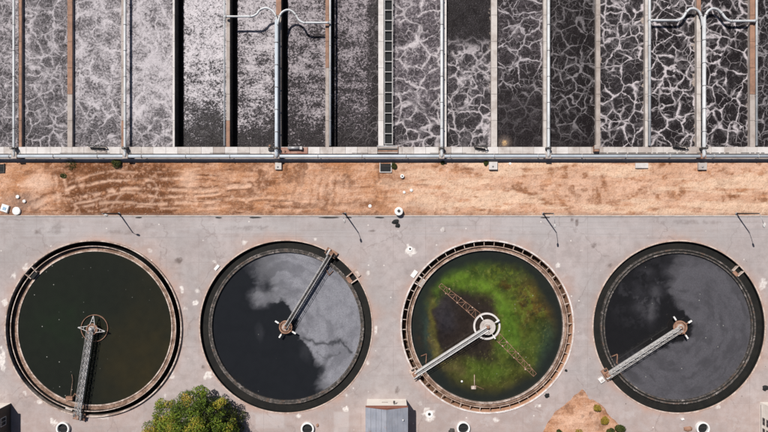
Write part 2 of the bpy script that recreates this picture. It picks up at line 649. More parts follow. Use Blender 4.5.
# ------------------------------------------------------------------ orange soil strip
def soil_material():
    t = NT('bare_orange_soil')
    p = t.pos()
    _, d_, l_, g_, w_ = t.attr('masks')
    n1 = t.noise(p, 0.16, 6, 0.65)
    n2 = t.noise(p, 0.85, 7, 0.72)
    n3 = t.noise(p, 5.0, 5, 0.7)
    stre = t.noise(t.vm('MULTIPLY', p, (0.16, 1.1, 1)), 1.0, 7, 0.7, dist=0.8)
    c = t.mix(t.ms(n1, 0.38, 0.62), (0.47, 0.232, 0.122), (0.60, 0.365, 0.250))
    c = t.mix(t.ms(stre, 0.46, 0.64, 0, 0.75), c, (0.37, 0.155, 0.070))
    c = t.mix(t.ms(n2, 0.50, 0.68, 0, 0.72), c, (0.31, 0.145, 0.075))
    c = t.mix(t.ms(n2, 0.44, 0.30, 0, 0.75), c, (0.66, 0.46, 0.35))
    c = t.mix(t.ms(n3, 0.42, 0.30, 0, 0.4), c, (0.66, 0.46, 0.34))
    c = t.mix(t.m('MULTIPLY', d_, t.ms(n2, 0.34, 0.54, 0.5, 1.15), clamp=True), c, t.mix(t.ms(n3, 0.35, 0.65), (0.18, 0.070, 0.030), (0.075, 0.028, 0.012)))
    c = t.mix(t.m('MULTIPLY', l_, t.ms(n3, 0.25, 0.60, 0.45, 1.0)), c, (0.70, 0.485, 0.365))
    c = t.mix(t.m('MULTIPLY', w_, t.ms(n2, 0.3, 0.6, 0.3, 0.8)), c, (0.68, 0.485, 0.35))
    c = t.mix(t.m('MULTIPLY', g_, t.ms(n2, 0.3, 0.6, 0.5, 1.0)), c, (0.27, 0.205, 0.175))
    c = t.mix(t.ms(n3, 0.48, 0.64, 0, 0.40), c, (0.19, 0.082, 0.038))
    cd = t.noise(p, 2.2, 6, 0.8)
    c = t.mix(t.ms(cd, 0.54, 0.64, 0, 0.45), c, (0.24, 0.105, 0.05))
    c = t.mix(t.ms(cd, 0.45, 0.36, 0, 0.35), c, (0.70, 0.48, 0.35))
    pe = t.ms(t.vor(p, 3.0), 0.06, 0.16, 1, 0)
    pc = t.n('ShaderNodeSeparateColor')
    t.t.links.new(t.vor(p, 3.0, 'F1', 1), pc.inputs[0])
    c = t.mix(t.m('MULTIPLY', pe, t.ms(pc.outputs[0], 0.93, 0.95)), c, (0.6, 0.52, 0.46))
    return t.fin(c, 0.95, t.m('ADD', n2, n3), 0.9, 0.12, 0.1)


def soil_strip(mat):
    st = 0.125
    xs = np.arange(XMIN, XMAX + st / 2, st)
    ys = np.arange(0.02, Y_SOIL + st, st)
    X, Y = np.meshgrid(xs, ys)
    PX = X * S + 384
    PY = 216 - Y * S
    wx = PX + 14 * (fbm(X, Y, 0.3, 4, 51) - 0.5)
    wy = PY + 9 * (fbm(X, Y, 0.35, 4, 52) - 0.5)
    n = fbm(X, Y, 0.3, 5, 53, 0.65)
    nn = fbm(X, Y, 0.9, 4, 57, 0.6)
    side = sstep(40, 80, wx) * (1 - sstep(150, 230, wx))
    dark = side * (0.45 + 0.6 * sstep(0.34, 0.56, n + 0.05)) * sstep(0.25, 0.5, nn + 0.12)
    dark = np.maximum(dark, (1 - sstep(15, 60, wx)) * sstep(188, 199, wy) * 0.7 * sstep(0.3, 0.6, nn))
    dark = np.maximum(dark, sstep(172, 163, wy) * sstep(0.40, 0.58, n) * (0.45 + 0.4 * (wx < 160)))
    dark = np.maximum(dark, (0.5 + 0.2 * (PX < 380)) * sstep(0.48, 0.62, n) * sstep(200, 260, PX))
    dark = np.maximum(dark, 0.5 * sstep(205, 214, wy) * sstep(0.42, 0.6, nn))
    for x, y, rx, ry, a in ((252, 193, 8, 5, 0.7), (262, 198, 5, 3, .6), (640, 190, 40, 8, .35), (722, 183, 16, 9, .7), (664, 192, 18, 7, .6),
                            (500, 186, 40, 3, .5), (440, 197, 18, 5, .5), (360, 205, 30, 4, .4), (590, 202, 60, 5, .35), (445, 181, 4, 2, .7),
                            (52, 193, 5, 4, .8), (60, 174, 10, 5, .8), (50, 168, 8, 4, .7), (30, 172, 8, 3, .5), (180, 188, 14, 4, .6), (220, 203, 25, 4, .4),
                            (305, 175, 30, 3, .3), (610, 178, 30, 3, .3), (745, 199, 10, 5, .5), (608, 195, 2.5, 1.5, .9), (492, 178, 1.5, 1.5, .9), (82, 170, 14, 6, .8), (115, 178, 30, 5, .5)):
        dd = np.hypot((wx - x) / rx, (wy - y) / ry)
        dark = np.maximum(dark, a * (1 - sstep(0.3, 1.3, dd)))
    # wheel tracks: pairs of smooth lines fading in and out
    lx = PX + 5 * (fbm(X, Y, 0.06, 2, 58) - 0.5) + 0.25 * (wx - PX)
    ly = PY + 9 * (fbm(X, Y, 0.05, 2, 59) - 0.5) + 0.35 * (wy - PY)
    fade = sstep(0.30, 0.55, fbm(X, Y, 0.22, 4, 60, 0.6))
    light = np.zeros(X.shape)
    ruts = np.zeros(X.shape)

    def arc(pts, k=10):
        q = smooth_path([(a, b, 0) for a, b in pts], k)
        return [(v.x, v.y) for v in q]
    tracks = [([(64, 176), (66, 186), (70, 198), (80, 212)], 1.5, .9), ([(56, 178), (57, 192), (59, 206)], 1.6, .9),
              ([(66, 191), (95, 184), (140, 181), (190, 177)], 1.5, 1.2), ([(68, 200), (98, 195), (140, 189), (200, 190), (250, 185)], 1.6, 1.1),
              ([(72, 206), (95, 201), (125, 194), (165, 197), (220, 193)], 1.2, .9), ([(74, 211), (105, 204), (150, 205), (220, 200), (290, 196)], 1.4, .9),
              ([(90, 213), (135, 208), (185, 209), (240, 205)], 1.0, .7), ([(66, 194), (52, 198), (34, 208)], 2.2, .9), ([(70, 184), (100, 174), (150, 172), (200, 168)], 1.0, .7),
              ([(110, 213), (118, 200), (128, 193), (150, 186)], 1.2, .6), ([(150, 176), (158, 190), (150, 204)], 1.3, .6), ([(186, 168), (189, 185), (196, 205)], 2.0, .7),
              ([(398, 210), (425, 196), (448, 186), (475, 180)], 2.6, .6), ([(392, 204), (412, 194), (430, 186)], 2.2, .6),
              ([(470, 188), (560, 190), (650, 192), (768, 188)], 1.2, .45), ([(470, 199), (560, 198), (650, 201), (768, 202)], 1.2, .45),
              ([(450, 176), (560, 178), (650, 175), (768, 177)], 1.2, .4), ([(752, 190), (760, 197), (768, 200)], 1.2, .7)]
    for pts, w, amp in tracks:
        d = dist_poly(lx, ly, arc(pts, 6))
        m = np.exp(-(d / (w * (0.7 + 0.9 * fbm(X, Y, 0.4, 3, 63)))) ** 2) * amp * 0.6
        light = np.maximum(light, m * np.clip(1.7 * fade * sstep(0.30, 0.62, nn), 0, 1))
        ruts = np.maximum(ruts, np.exp(-(d / (w * 1.3)) ** 2) * amp)
        rim = np.exp(-((d - 2.1 * w) / (0.8 * w)) ** 2) * amp
        dark = np.maximum(dark, rim * 0.8 * (PX < 330) * sstep(0.32, 0.55, nn))
    light = np.maximum(light, (1 - sstep(0.4, 1.2, np.hypot((wx - 38) / 16, (wy - 182) / 9))) * 0.8)
    light = np.maximum(light, (1 - sstep(0.3, 1.2, np.hypot((wx - 190) / 12, (wy - 178) / 12))) * 0.6)
    light = np.maximum(light, sstep(370, 440, wx) * 0.45 * sstep(0.35, 0.55, nn))
    # dark scuffs dragged along the strip
    sx = PX * 0.018 + 1.2 * fbm(X, Y, 0.1, 3, 64)
    sy = PY * 0.17 + 1.6 * fbm(X, Y, 0.12, 3, 65)
    scf = sstep(0.52, 0.66, fbm(sx, sy, 1.0, 5, 66, 0.68))
    dark = np.maximum(dark, scf * (0.95 - 0.42 * sstep(220, 380, PX)) * sstep(30, 70, PX))
    straw = 1.15 * sstep(0.46, 0.58, fbm(sx + 40, sy * 0.7, 1.0, 5, 67, 0.6)) * sstep(330, 460, PX)
    # raked ripples
    zone = 1 - sstep(0.4, 1.1, np.hypot((wx - 318) / 46, (wy - 190) / 24))
    rip = zone * (0.5 + 0.5 * np.sin((PX + 9 * nn + 0.2 * PY) * 2 * math.pi / 8.0)) * (0.35 + 0.65 * fade)
    dark = np.maximum(dark, rip * 0.38)
    light = np.maximum(light, 0.30 * zone * (1 - rip))
    grey = (1 - sstep(0.4, 1.2, np.hypot((wx - 20) / 26, (wy - 203) / 11))) * 0.5
    grey = np.maximum(grey, (1 - sstep(0.4, 1.1, np.hypot((wx - 412) / 24, (wy - 208) / 7))) * 0.35)
    grey = np.maximum(grey, (1 - sstep(0.5, 4.0, 216 - PY + 3 * (n - 0.5))) * 0.6)
    dark = np.clip(dark - 0.85 * light, 0, 1)
    Z = 0.03 + 0.34 * (fbm(X, Y, 0.5, 5, 54, 0.62) - 0.4) - 0.06 * ruts - 0.05 * rip
    edge = np.minimum(sstep(0.0, 0.9, Y), sstep(0.0, 0.5, Y_SOIL - Y))
    Z = Z * edge + 0.03
    A = np.stack([dark, np.clip(light, 0, 1), grey, straw], -1)
    struct(grid_mesh('soil_strip', X, Y, Z, mat, None, {'masks': A}), 'strip of bare orange soil with wheel tracks')


def soil_bed(mat):
    poly = [(582, 388), (591, 396), (602, 405), (614, 418), (628, 433), (650, 458), (640, 500), (560, 500), (534, 462), (541, 436), (545, 424), (553, 413), (563, 405), (574, 395)]
    st = 0.125
    xs = np.arange(P(528, 0)[0], P(656, 0)[0], st)
    ys = np.arange(P(0, 504)[1], P(0, 384)[1], st)
    X, Y = np.meshgrid(xs, ys)
    PX = X * S + 384
    PY = 216 - Y * S
    n = fbm(X, Y, 0.5, 4, 71)
    d = sdf(PX, PY, poly) + 4 * (n - 0.5)
    Z = -0.12 + 0.14 * sstep(-0.5, 1.5, d) + 0.55 * sstep(0, 26, d) + 0.22 * (fbm(X, Y, 0.6, 5, 72, 0.6) - 0.5) * sstep(0, 3, d)
    dark = np.clip(sstep(5, 0, d) * 0.5 * sstep(0.4, 0.6, n), 0, 1)
    for x, y, rx, ry, a in ((570, 408, 6, 6, .5), (581, 394, 3, 2, .6), (590, 414, 3, 4, .6), (582, 415, 2, 2, .7), (547, 420, 4, 5, .8), (600, 424, 8, 6, .5), (606, 412, 6, 5, .5)):
        dd = np.hypot((PX - x) / rx, (PY - y) / ry) + 1.2 * (fbm(X, Y, 1.5, 3, 73) - 0.5)
        dark = np.maximum(dark, a * (1 - sstep(0.5, 1.1, dd)))
    light = sstep(6, 16, d) * 0.5 * sstep(0.3, 0.6, fbm(X, Y, 0.8, 4, 75))
    A = np.stack([dark, light, 0.15 * np.ones(X.shape), np.zeros(X.shape)], -1)
    k = d > -1.5
    keep = k[:-1, :-1] & k[1:, 1:] & k[:-1, 1:] & k[1:, :-1]
    struct(grid_mesh('soil_bed', X, Y, Z, mat, keep, {'masks': A}), 'wedge of bare pale soil with shrubs between two tanks')


# ------------------------------------------------------------------ lanes: water with foam
DARK = (0.010, 0.0075, 0.008)
MID = (0.128, 0.113, 0.122)
LIGHT = (0.41, 0.378, 0.392)


def foam_mat(name, cov, big=0.36, bigw=0.045, bigs=0.9, small=1.0, smallw=0.06, smalls=0.4, fine=2.6, soft=0.16, stretch=(1, 1, 1), seed=0, mid=MID, light=LIGHT, line_cov=None, edge=0.25, ochre=None,
             warp=0.75, halo=0.15, bubbly=False, net=0.45, side=None, lside=None, speck=0.55):
    t = NT(name)
    p = t.vm('ADD', t.pos(), (seed * 13.7, seed * 7.3, 0))
    _, u, v, _, _ = t.attr('lane')
    w = t.vm('SUBTRACT', t.noise(p, 0.5, 3, 0.55, out=1), (0.5, 0.5, 0.5))
    pw = t.vm('ADD', p, t.vm('SCALE', w, scale=warp * 2))
    w2 = t.vm('SUBTRACT', t.noise(p, 2.4, 3, 0.6, out=1), (0.5, 0.5, 0.5))
    pw2 = t.vm('ADD', pw, t.vm('SCALE', w2, scale=0.17))
    v1 = t.vor(pw2, big, 'DISTANCE_TO_EDGE')
    v2 = t.vor(t.vm('ADD', pw2, (3.1, 9.2, 0)), small, 'DISTANCE_TO_EDGE')
    v3 = t.vor(t.vm('ADD', pw2, (7.7, 1.2, 0)), 2.3, 'DISTANCE_TO_EDGE')
    wid = t.noise(p, 0.4, 3)
    l1 = t.ms(v1, 0.0, t.ms(wid, 0.34, 0.68, bigw * 0.35, bigw * 1.7), 1, 0)
    v1b = t.vor(t.vm('ADD', pw2, (5.3, 2.9, 0)), big * 1.5, 'DISTANCE_TO_EDGE')
    zone = t.ms(t.noise(t.vm('ADD', p, (31.0, 4.0, 0)), 0.17, 3, 0.5), 0.46, 0.56)
    l1 = t.m('MAXIMUM', t.m('MULTIPLY', l1, t.ms(zone, 0, 1, 1.0, 0.12)), t.m('MULTIPLY', t.m('MULTIPLY', t.ms(v1b, 0.0, bigw * 1.6, 1, 0), zone), 0.9))
    l2 = t.ms(v2, 0.0, smallw, 1, 0)
    br = t.noise(p, 0.8, 4, 0.6)
    l1 = t.m('MULTIPLY', l1, t.ms(br, 0.30, 0.50, 0.62, 1.0))
    l2 = t.m('MULTIPLY', l2, t.ms(t.noise(p, 0.5, 4, 0.6), 0.40, 0.60))
    l3 = t.m('MULTIPLY', t.ms(v3, 0.0, 0.10, 1, 0), t.ms(t.noise(p, 1.3, 3, 0.6), 0.35, 0.65))
    if bubbly:
        pf = t.vm('MULTIPLY', t.vm('ADD', p, t.vm('SCALE', w, scale=0.8)), stretch)
        nf = t.noise(pf, fine, 6, 0.78, dist=0.35)
        band = t.noise(t.vm('MULTIPLY', t.vm('ADD', p, t.vm('SCALE', w, scale=1.2)), (0.22, 0.75, 1)), 1.0, 3, 0.5)
        nf = t.m('ADD', nf, t.m('MULTIPLY', t.m('SUBTRACT', band, 0.5), 0.34))
        nf = t.m('ADD', nf, t.m('MULTIPLY', t.m('SUBTRACT', t.noise(p, 4.6, 4, 0.75), 0.5), 0.75))
    else:
        nf = t.noise(t.vm('MULTIPLY', pw2, stretch), fine, 6, 0.72, dist=0.25)
    nm = t.noise(p, 0.4, 4, 0.6)
    cv = t.ramp(v, cov)
    cvm = t.m('ADD', cv, t.m('MULTIPLY', t.m('SUBTRACT', nm, 0.5), 1.1))
    if side:   # thins out toward one side of the channel
        cvm = t.m('SUBTRACT', cvm, t.ms(t.m('ADD', u, t.m('MULTIPLY', t.m('SUBTRACT', br, 0.5), 0.25)), side[0], side[1], 0, side[2]))
    if lside:
        cvm = t.m('SUBTRACT', cvm, t.ms(t.m('ADD', u, t.m('MULTIPLY', t.m('SUBTRACT', t.noise(p, 1.2, 4, 0.65), 0.5), 0.14)), lside[0], lside[1], 2.2, 0))
    cvm = t.m('ADD', cvm, t.m('MULTIPLY', t.ms(v1, 0.0, 0.22, 1, 0), halo))
    thr = t.m('SUBTRACT', 0.72, t.m('MULTIPLY', cvm, 0.42))
    q = t.m('SUBTRACT', nf, thr)
    fz = t.ms(q, -soft, soft)
    lc = t.ramp(v, line_cov) if line_cov else t.ms(cv, 0.02, 0.2)
    ln = t.m('MAXIMUM', t.m('MULTIPLY', l1, bigs), t.m('MULTIPLY', l2, smalls))
    ln = t.m('MULTIPLY', ln, lc, clamp=True)
    n4 = t.noise(t.vm('MULTIPLY', pw2, (1.3, 1, 1)), 4.5, 4, 0.72)
    c = t.mix(t.m('MULTIPLY', t.ms(n4, 0.47, 0.66), t.ms(cvm, -0.4, 0.5, 0.03, speck)), DARK, mid)
    c = t.mix(fz, c, t.mix(t.ms(n4, 0.35, 0.62), tuple(x * 0.55 for x in mid), mid))
    c = t.mix(t.m('MULTIPLY', t.m('MULTIPLY', l3, net), t.ms(cvm, 0.0, 0.6)), c, t.mix(0.45, mid, light))
    c = t.mix(t.ms(q, soft * 0.6, soft * 0.6 + 0.22, 0, 0.9), c, light)
    c = t.mix(ln, c, tuple(min(1, x * 1.12) for x in light))
    # dried scum caked on the lane edges
    eu = t.m('SUBTRACT', 0.5, t.m('ABSOLUTE', t.m('SUBTRACT', u, 0.5)))
    ek = t.m('MULTIPLY', t.ms(t.m('ADD', eu, t.m('MULTIPLY', t.noise(p, 0.5, 4, 0.6), -0.50)), -0.285, -0.270, 1, 0), edge, clamp=True)
    c = t.mix(ek, c, (0.36, 0.30, 0.26))
    foam = t.m('MAXIMUM', fz, ln)
    if ochre:
        x, y = ochre
        d = t.vm('DISTANCE', t.pos(), (x, y, 0.2))
        d = d.node.outputs['Value']
        dn = t.m('ADD', d, t.m('MULTIPLY', t.m('SUBTRACT', nf, 0.5), 1.6))
        c = t.mix(t.ms(dn, 0.4, 1.6, 0.6, 0), c, (0.17, 0.13, 0.11))
        c = t.mix(t.ms(dn, 0.0, 0.6, 1, 0), c, (0.52, 0.34, 0.17))
    rough = t.ms(foam, 0, 0.5, 0.4, 0.9)
    return t.fin(c, rough, t.m('ADD', foam, t.m('MULTIPLY', l3, 0.3)), 0.8, 0.14, 0.15)


# walls: (x0, x1, upper material, lower material, brown_until_py, pipe(px, radius_m, material) or None)
WALLS = [
    (18.3, 21.6, 'wall_brown', 'wall_brown', 999, (15.3, 0.19, 'pipe'), 'narrow rust brown divider wall beside a thin white pipe, first from the left edge'),
    (67.3, 72.2, 'wall_brown', 'wall_grey', 100, None, 'bare brown divider wall turning grey near the walkway, second from the left edge'),
    (121.2, 123.6, 'wall_grey', 'wall_brown', 118, (126.0, 0.21, 'pipe'), 'thin grey divider wall, third from the left edge, with white pipe on its right side'),
    (172.6, 174.6, 'wall_white', 'wall_white', 999, None, 'very thin white divider wall beside a wide black shadow, no pipe'),
    (226.2, 229.8, 'wall_grey', 'wall_brown', 120, (224.4, 0.14, 'pipe'), 'grey divider wall where the left hooped branch pipe ends above churning foam'),
    (276.0, 281.2, 'wall_brown', 'wall_grey', 15, (277.0, 0.30, 'pipe_blue'), 'divider wall under the bluish feeder pipe that splits into two hoops'),
    (325.4, 329.0, 'wall_brown', 'wall_grey', 60, (330.2, 0.17, 'pipe'), 'brown to grey divider wall just left of the ladder-like cable tray, last with churning foam'),
    (378.3, 383.6, 'wall_white', 'wall_white', 999, None, 'broad white divider wall that carries the ladder-like cable tray'),
    (443.4, 446.6, 'wall_white', 'wall_white', 999, (441.6, 0.25, 'pipe'), 'white divider wall with white pipe, first to the right of the cable tray'),
    (491.2, 497.2, 'wall_pale', 'wall_pale', 999, None, 'bare pale jointed divider wall between two white pipes right of the cable tray'),
    (543.4, 546.6, 'wall_pale', 'wall_pale', 999, (547.9, 0.25, 'pipe'), 'pale divider wall with white pipe, to the right of the ochre foam spot'),
    (596.2, 600.4, 'wall_grey', 'wall_grey', 999, None, 'bare greyish divider wall beside the darkest, nearly foamless channel'),
    (645.2, 648.0, 'wall_pale', 'wall_pale', 999, (649.6, 0.22, 'pipe'), 'pale divider wall where the right-hand pair of hoops begins over white veined foam'),
    (696.8, 701.0, 'wall_brown', 'wall_pale', 22, (702.8, 0.29, 'pipe'), 'divider wall with the thick white feeder pipe of the right-hand hoops'),
    (750.2, 755.2, 'wall_brown', 'wall_grey', 100, (756.6, 0.17, 'pipe'), 'rust brown divider wall with thin white pipe near the right edge'),
]
ZT = 1.0            # wall-top height
Y_END = 62.0        # far end of the channels
PY_IN = 147.3       # inner edge of the end walkway


def c3(*a):
    return [(i / (len(a) - 1) * 0.999, v) for i, v in enumerate(a)]


ML = (0.232, 0.212, 0.222)
BUB = dict(bubbly=True, big=.5, bigs=.0, smalls=.0, fine=2.1, speck=.3, soft=.06, stretch=(1, 1.3, 1), edge=0.0, halo=0.0, net=0.25, mid=(.20, .180, .192), light=(.43, .395, .412), lside=(.03, .12))
LANES = [
    # z, material args
    (0.45, dict(cov=c3(.72, .66, .55, .50), big=.42, smalls=.6, small=1.1, mid=ML)),
    (0.45, dict(cov=c3(.64, .64, .58, .40), big=.29, smalls=.6, small=.8, bigs=.85, fine=2.7, bigw=.06, light=(.42, .39, .405), mid=ML)),
    (0.45, dict(cov=c3(.82, .86, .80, .56), big=.24, smalls=.5, small=.6, bigs=.8, fine=3.0, bigw=.06, light=(.45, .42, .435), mid=ML)),
    (0.45, dict(cov=c3(.90, .98, .92, .62), big=.22, smalls=.5, small=.55, bigs=.8, fine=3.0, bigw=.06, light=(.45, .42, .435), mid=ML)),
    (-0.95, dict(BUB, cov=c3(.98, .90, .84, .66, .12), mid=(.26, .242, .255), light=(.58, .545, .565))),
    (-0.95, dict(BUB, light=(.49, .455, .47), cov=c3(.94, .86, .80, .68, .30))),
    (-0.95, dict(BUB, cov=c3(.80, .76, .70, .64, .30), light=(.38, .345, .36), mid=(.165, .145, .155))),
    (-0.95, dict(BUB, cov=c3(.72, .70, .66, .58, .05), light=(.34, .305, .32), mid=(.145, .126, .136), side=(.72, 1.0, .7), bigs=.25)),
    (0.30, dict(cov=c3(.66, .62, .58, .48, .22), big=.25, smalls=.55, small=.7, bigs=.85, edge=.3, mid=(.175, .150, .165), bigw=.06, light=(.47, .43, .44))),
    (0.30, dict(cov=c3(-.55, -.35, .50, .42, .34, .20), big=.30, smalls=.5, small=.72, bigs=.85, line_cov=[(0, 0), (.24, 0), (.36, 1), (.99, 1)], edge=.35, bigw=.06, light=(.46, .42, .43), speck=.4)),
    (0.30, dict(cov=c3(.36, .42, .26, -.05, -.25), big=.30, smalls=.5, small=.75, bigw=.055, speck=.35, bigs=.85, line_cov=[(0, 1), (.5, 1), (.68, .2), (.99, .04)], edge=.1, ochre=P(504.5, 142.5, .3), mid=(.12, .1, .11))),
    (0.30, dict(cov=c3(-.05, -.1, -.02, -.05, -.3), big=.33, smalls=.3, small=.85, bigw=.05, speck=.25, bigs=.6, line_cov=[(0, .5), (.3, .5), (.6, .85), (.85, .5), (.99, .05)], edge=.0, side=(.45, .95, .5), halo=.2, mid=(.11, .095, .1))),
    (0.30, dict(cov=c3(.26, .22, .20, .16, .10), line_cov=[(0, 1), (.99, 1)], light=(.43, .392, .402), speck=.34, big=.30, smalls=.45, small=.72, bigs=1.0, bigw=.058, edge=.9)),
    (0.30, dict(cov=c3(.18, .12, .12, .10, .06), line_cov=[(0, 1), (.99, 1)], light=(.43, .392, .402), speck=.34, big=.31, smalls=.42, small=.7, bigs=1.0, bigw=.058, edge=.9)),
    (0.30, dict(cov=c3(.12, .08, .08, .06, .02), line_cov=[(0, 1), (.99, 1)], light=(.43, .392, .402), speck=.34, big=.29, smalls=.4, small=.62, bigs=1.0, bigw=.060, edge=.3)),
    (0.30, dict(cov=c3(.0, -.05, .05, .0, .0), line_cov=[(0, .8), (.99, .8)], big=.32, smalls=.4, small=.8, bigs=.6, edge=.2)),
]


def lanes():
    y0 = P(0, PY_IN, ZT)[1] - 0.3
    mids = [P((w[0] + w[1]) / 2, 0, ZT)[0] for w in WALLS]
    left = [XMIN + 4] + mids
    right = mids + [XMAX - 4]
    halfw = [0.0] + [(w[1] - w[0]) / 2 / S for w in WALLS] + [0.0]
    for i, (z, kw) in enumerate(LANES):
        x0, x1 = left[i], right[i]
        xs = np.linspace(x0, x1, max(8, int((x1 - x0) / 0.3)))
        ys = np.arange(y0, Y_END, 0.3)
        X, Y = np.meshgrid(xs, ys)
        px = (X) / (H - z) * H * S + 384
        py = 216 - Y / (H - z) * H * S
        a, b = x0 + halfw[i], x1 - halfw[i + 1]
        u = np.clip((X - a) / (b - a), 0, 1)
        v = np.clip(py / 147.0, 0, 1)
        amp = 0.10 if z < 0 else 0.05
        Z = z + amp * (fbm(X, Y, 1.1, 4, 80 + i) - 0.5)
        A = np.stack([u, v, np.zeros(X.shape), np.ones(X.shape)], -1)
        mat = foam_mat('foamy_water_%d' % i, seed=i + 1, **kw)
        struct(grid_mesh('water', X, Y, Z, mat, None, {'lane': A}), 'foam covered water in an aeration channel')


def pipe_thing(name, path, r, mat, label, clamps=0.0, group=None, cat='pipe', n=14, cmat='steel'):
    e = empty(name, tuple(path[0]))
    o = Vector(path[0])
    MB().tube([Vector(p) - o for p in path], r, n).build('pipe_run', mat, e, True)
    if clamps:
        # flanges along straight runs
        for a, b in zip(path[:-1], path[1:]):
            a, b = Vector(a), Vector(b)
            L = (b - a).length
            if L < clamps * 0.8:
                continue
            d = (b - a).normalized()
            k = int(L / clamps)
            for j in range(1, k + 1):
                c = a + d * (L * j / (k + 1)) - o
                MB().tube([c - d * 0.05, c + d * 0.05], r * 1.28, n).build('flange', cmat, e, True)
    tag(e, label, cat, group)
    return e


def smooth_path(pts, n=5):
    """Catmull-Rom through pts"""
    pts = [Vector(p) for p in pts]
    out = []
    for i in range(len(pts) - 1):
        p0 = pts[max(i - 1, 0)]
        p1, p2 = pts[i], pts[i + 1]
        p3 = pts[min(i + 2, len(pts) - 1)]
        for k in range(n):
            t = k / n
            out.append(0.5 * ((2 * p1) + (-p0 + p2) * t + (2 * p0 - 5 * p1 + 4 * p2 - p3) * t * t + (-p0 + 3 * p1 - 3 * p2 + p3) * t ** 3))
    out.append(pts[-1])
    return out


def basins():
    # end walkway wall with coping slabs
    y_in = P(0, PY_IN, ZT)[1]
    y_out = P(0, 153.5, ZT)[1]
    e = empty('basin_end_wall', (0, y_out, 0))
    MB().box(XMIN + 4, XMAX - 4, 0, y_in - y_out, -3, ZT - 0.14).build('wall_body', 'wall_grey', e)
    x = XMIN + 4
    i = 0
    vars_ = {}
    while x < XMAX - 4 - 0.5:
        w = random.choice([1.75, 1.85, 1.95, 2.1])
        mat = random.choices(['wall_white', 'wall_pale', 'wall_pale', 'wall_grey'], [5, 4, 3, 0.8])[0]
        key = (w, mat)
        if key not in vars_:
            vars_[key] = MB().cbox(0.0, w - 0.03, -0.06, y_in - y_out + 0.06, ZT - 0.14, ZT, 0.02).mesh('coping_slab', mat)
        inst(vars_[key], 'coping_slab', (x, 0, random.uniform(-0.012, 0.012)), e, random.uniform(-0.004, 0.004))
        x += w
        i += 1
    # black strips painting the shaded gaps beside the header pipe, right half
    px = 598.0
    while px < 766:
        L = random.choice([3.5, 7.5, 8.5, 8.5])
        if random.random() < 0.92:
            a, b = P(px, 152.6, ZT), P(px + L, 153.3, ZT)
            MB().box(a[0], b[0], b[1] - y_out, a[1] - y_out, ZT - 0.1, ZT + 0.02).build('gap_shade', 'black', e)
        px += L + 1.6
    for px0, px1 in ((352, 368), (430, 466), (60, 110), (210, 250)):  # more dark strips painting the gap along the slab edge
        a, b = P(px0, 152.8, ZT), P(px1, 153.3, ZT)
        MB().box(a[0], b[0], b[1] - y_out, a[1] - y_out, ZT - 0.1, ZT + 0.02).build('gap_shade', 'dark_steel', e)
    tag(e, 'long pale concrete walkway of slabs along the foot of the channels', 'walkway')
    # footing ledge
    yl0, yl1 = P(0, 162.2, 0.1)[1], P(0, 161.2, 0.1)[1]
    tag(MB().cbox(XMIN + 4, XMAX - 4, yl0, y_out - 0.004, -0.5, 0.12).build('wall_footing', 'wall_grey'), 'low grey concrete footing between walkway wall and orange soil', 'footing')
    # far end wall
    tag(MB().cbox(XMIN + 4, XMAX - 4, Y_END, Y_END + 1.2, -3, ZT).build('basin_far_wall', 'wall_pale'), 'pale concrete wall closing the far end of the channels', 'wall')
    for sx, lab in ((XMIN + 3, 'outer concrete wall closing the leftmost channel'), (XMAX - 4, 'outer concrete wall closing the rightmost channel')):
        tag(MB().cbox(sx, sx + 1, y_out, Y_END + 1.2, -3, ZT).build('basin_side_wall', 'wall_pale'), lab, 'wall')
    # divider walls
    y_far = Y_END
    for i, (x0, x1, mu, ml, sw, pipe, lab) in enumerate(WALLS):
        a, b = P(x0, 0, ZT)[0], P(x1, 0, ZT)[0]
        e = empty('divider_wall', ((a + b) / 2, y_in, 0))
        hw = (b - a) / 2
        MB().box(-hw + 0.03, hw - 0.03, 0.004, y_far - y_in, -3, ZT - 0.12).build('wall_body', 'wet_wall' if 3 <= i <= 6 else 'wall_grey', e)
        y = 0.07
        L = 4.35
        mm = {}
        while y < y_far - y_in - 0.2:
            yy = min(y + L - 0.035, y_far - y_in)
            pyc = 216 - (y_in + y + 2) * S
            mat = mu if pyc < sw else ml
            if L not in mm:
                mm[L] = {}
            if mat not in mm[L]:
                mm[L][mat] = MB().cbox(-hw, hw, 0, L - 0.035, ZT - 0.12, ZT, 0.02).mesh('coping_slab', mat)
            if yy - y > L - 0.1:
                inst(mm[L][mat], 'coping_slab', (0, y, random.uniform(-0.01, 0.01)), e, random.uniform(-0.002, 0.002))
            y += L
        tag(e, lab, 'wall', 'channel divider walls')


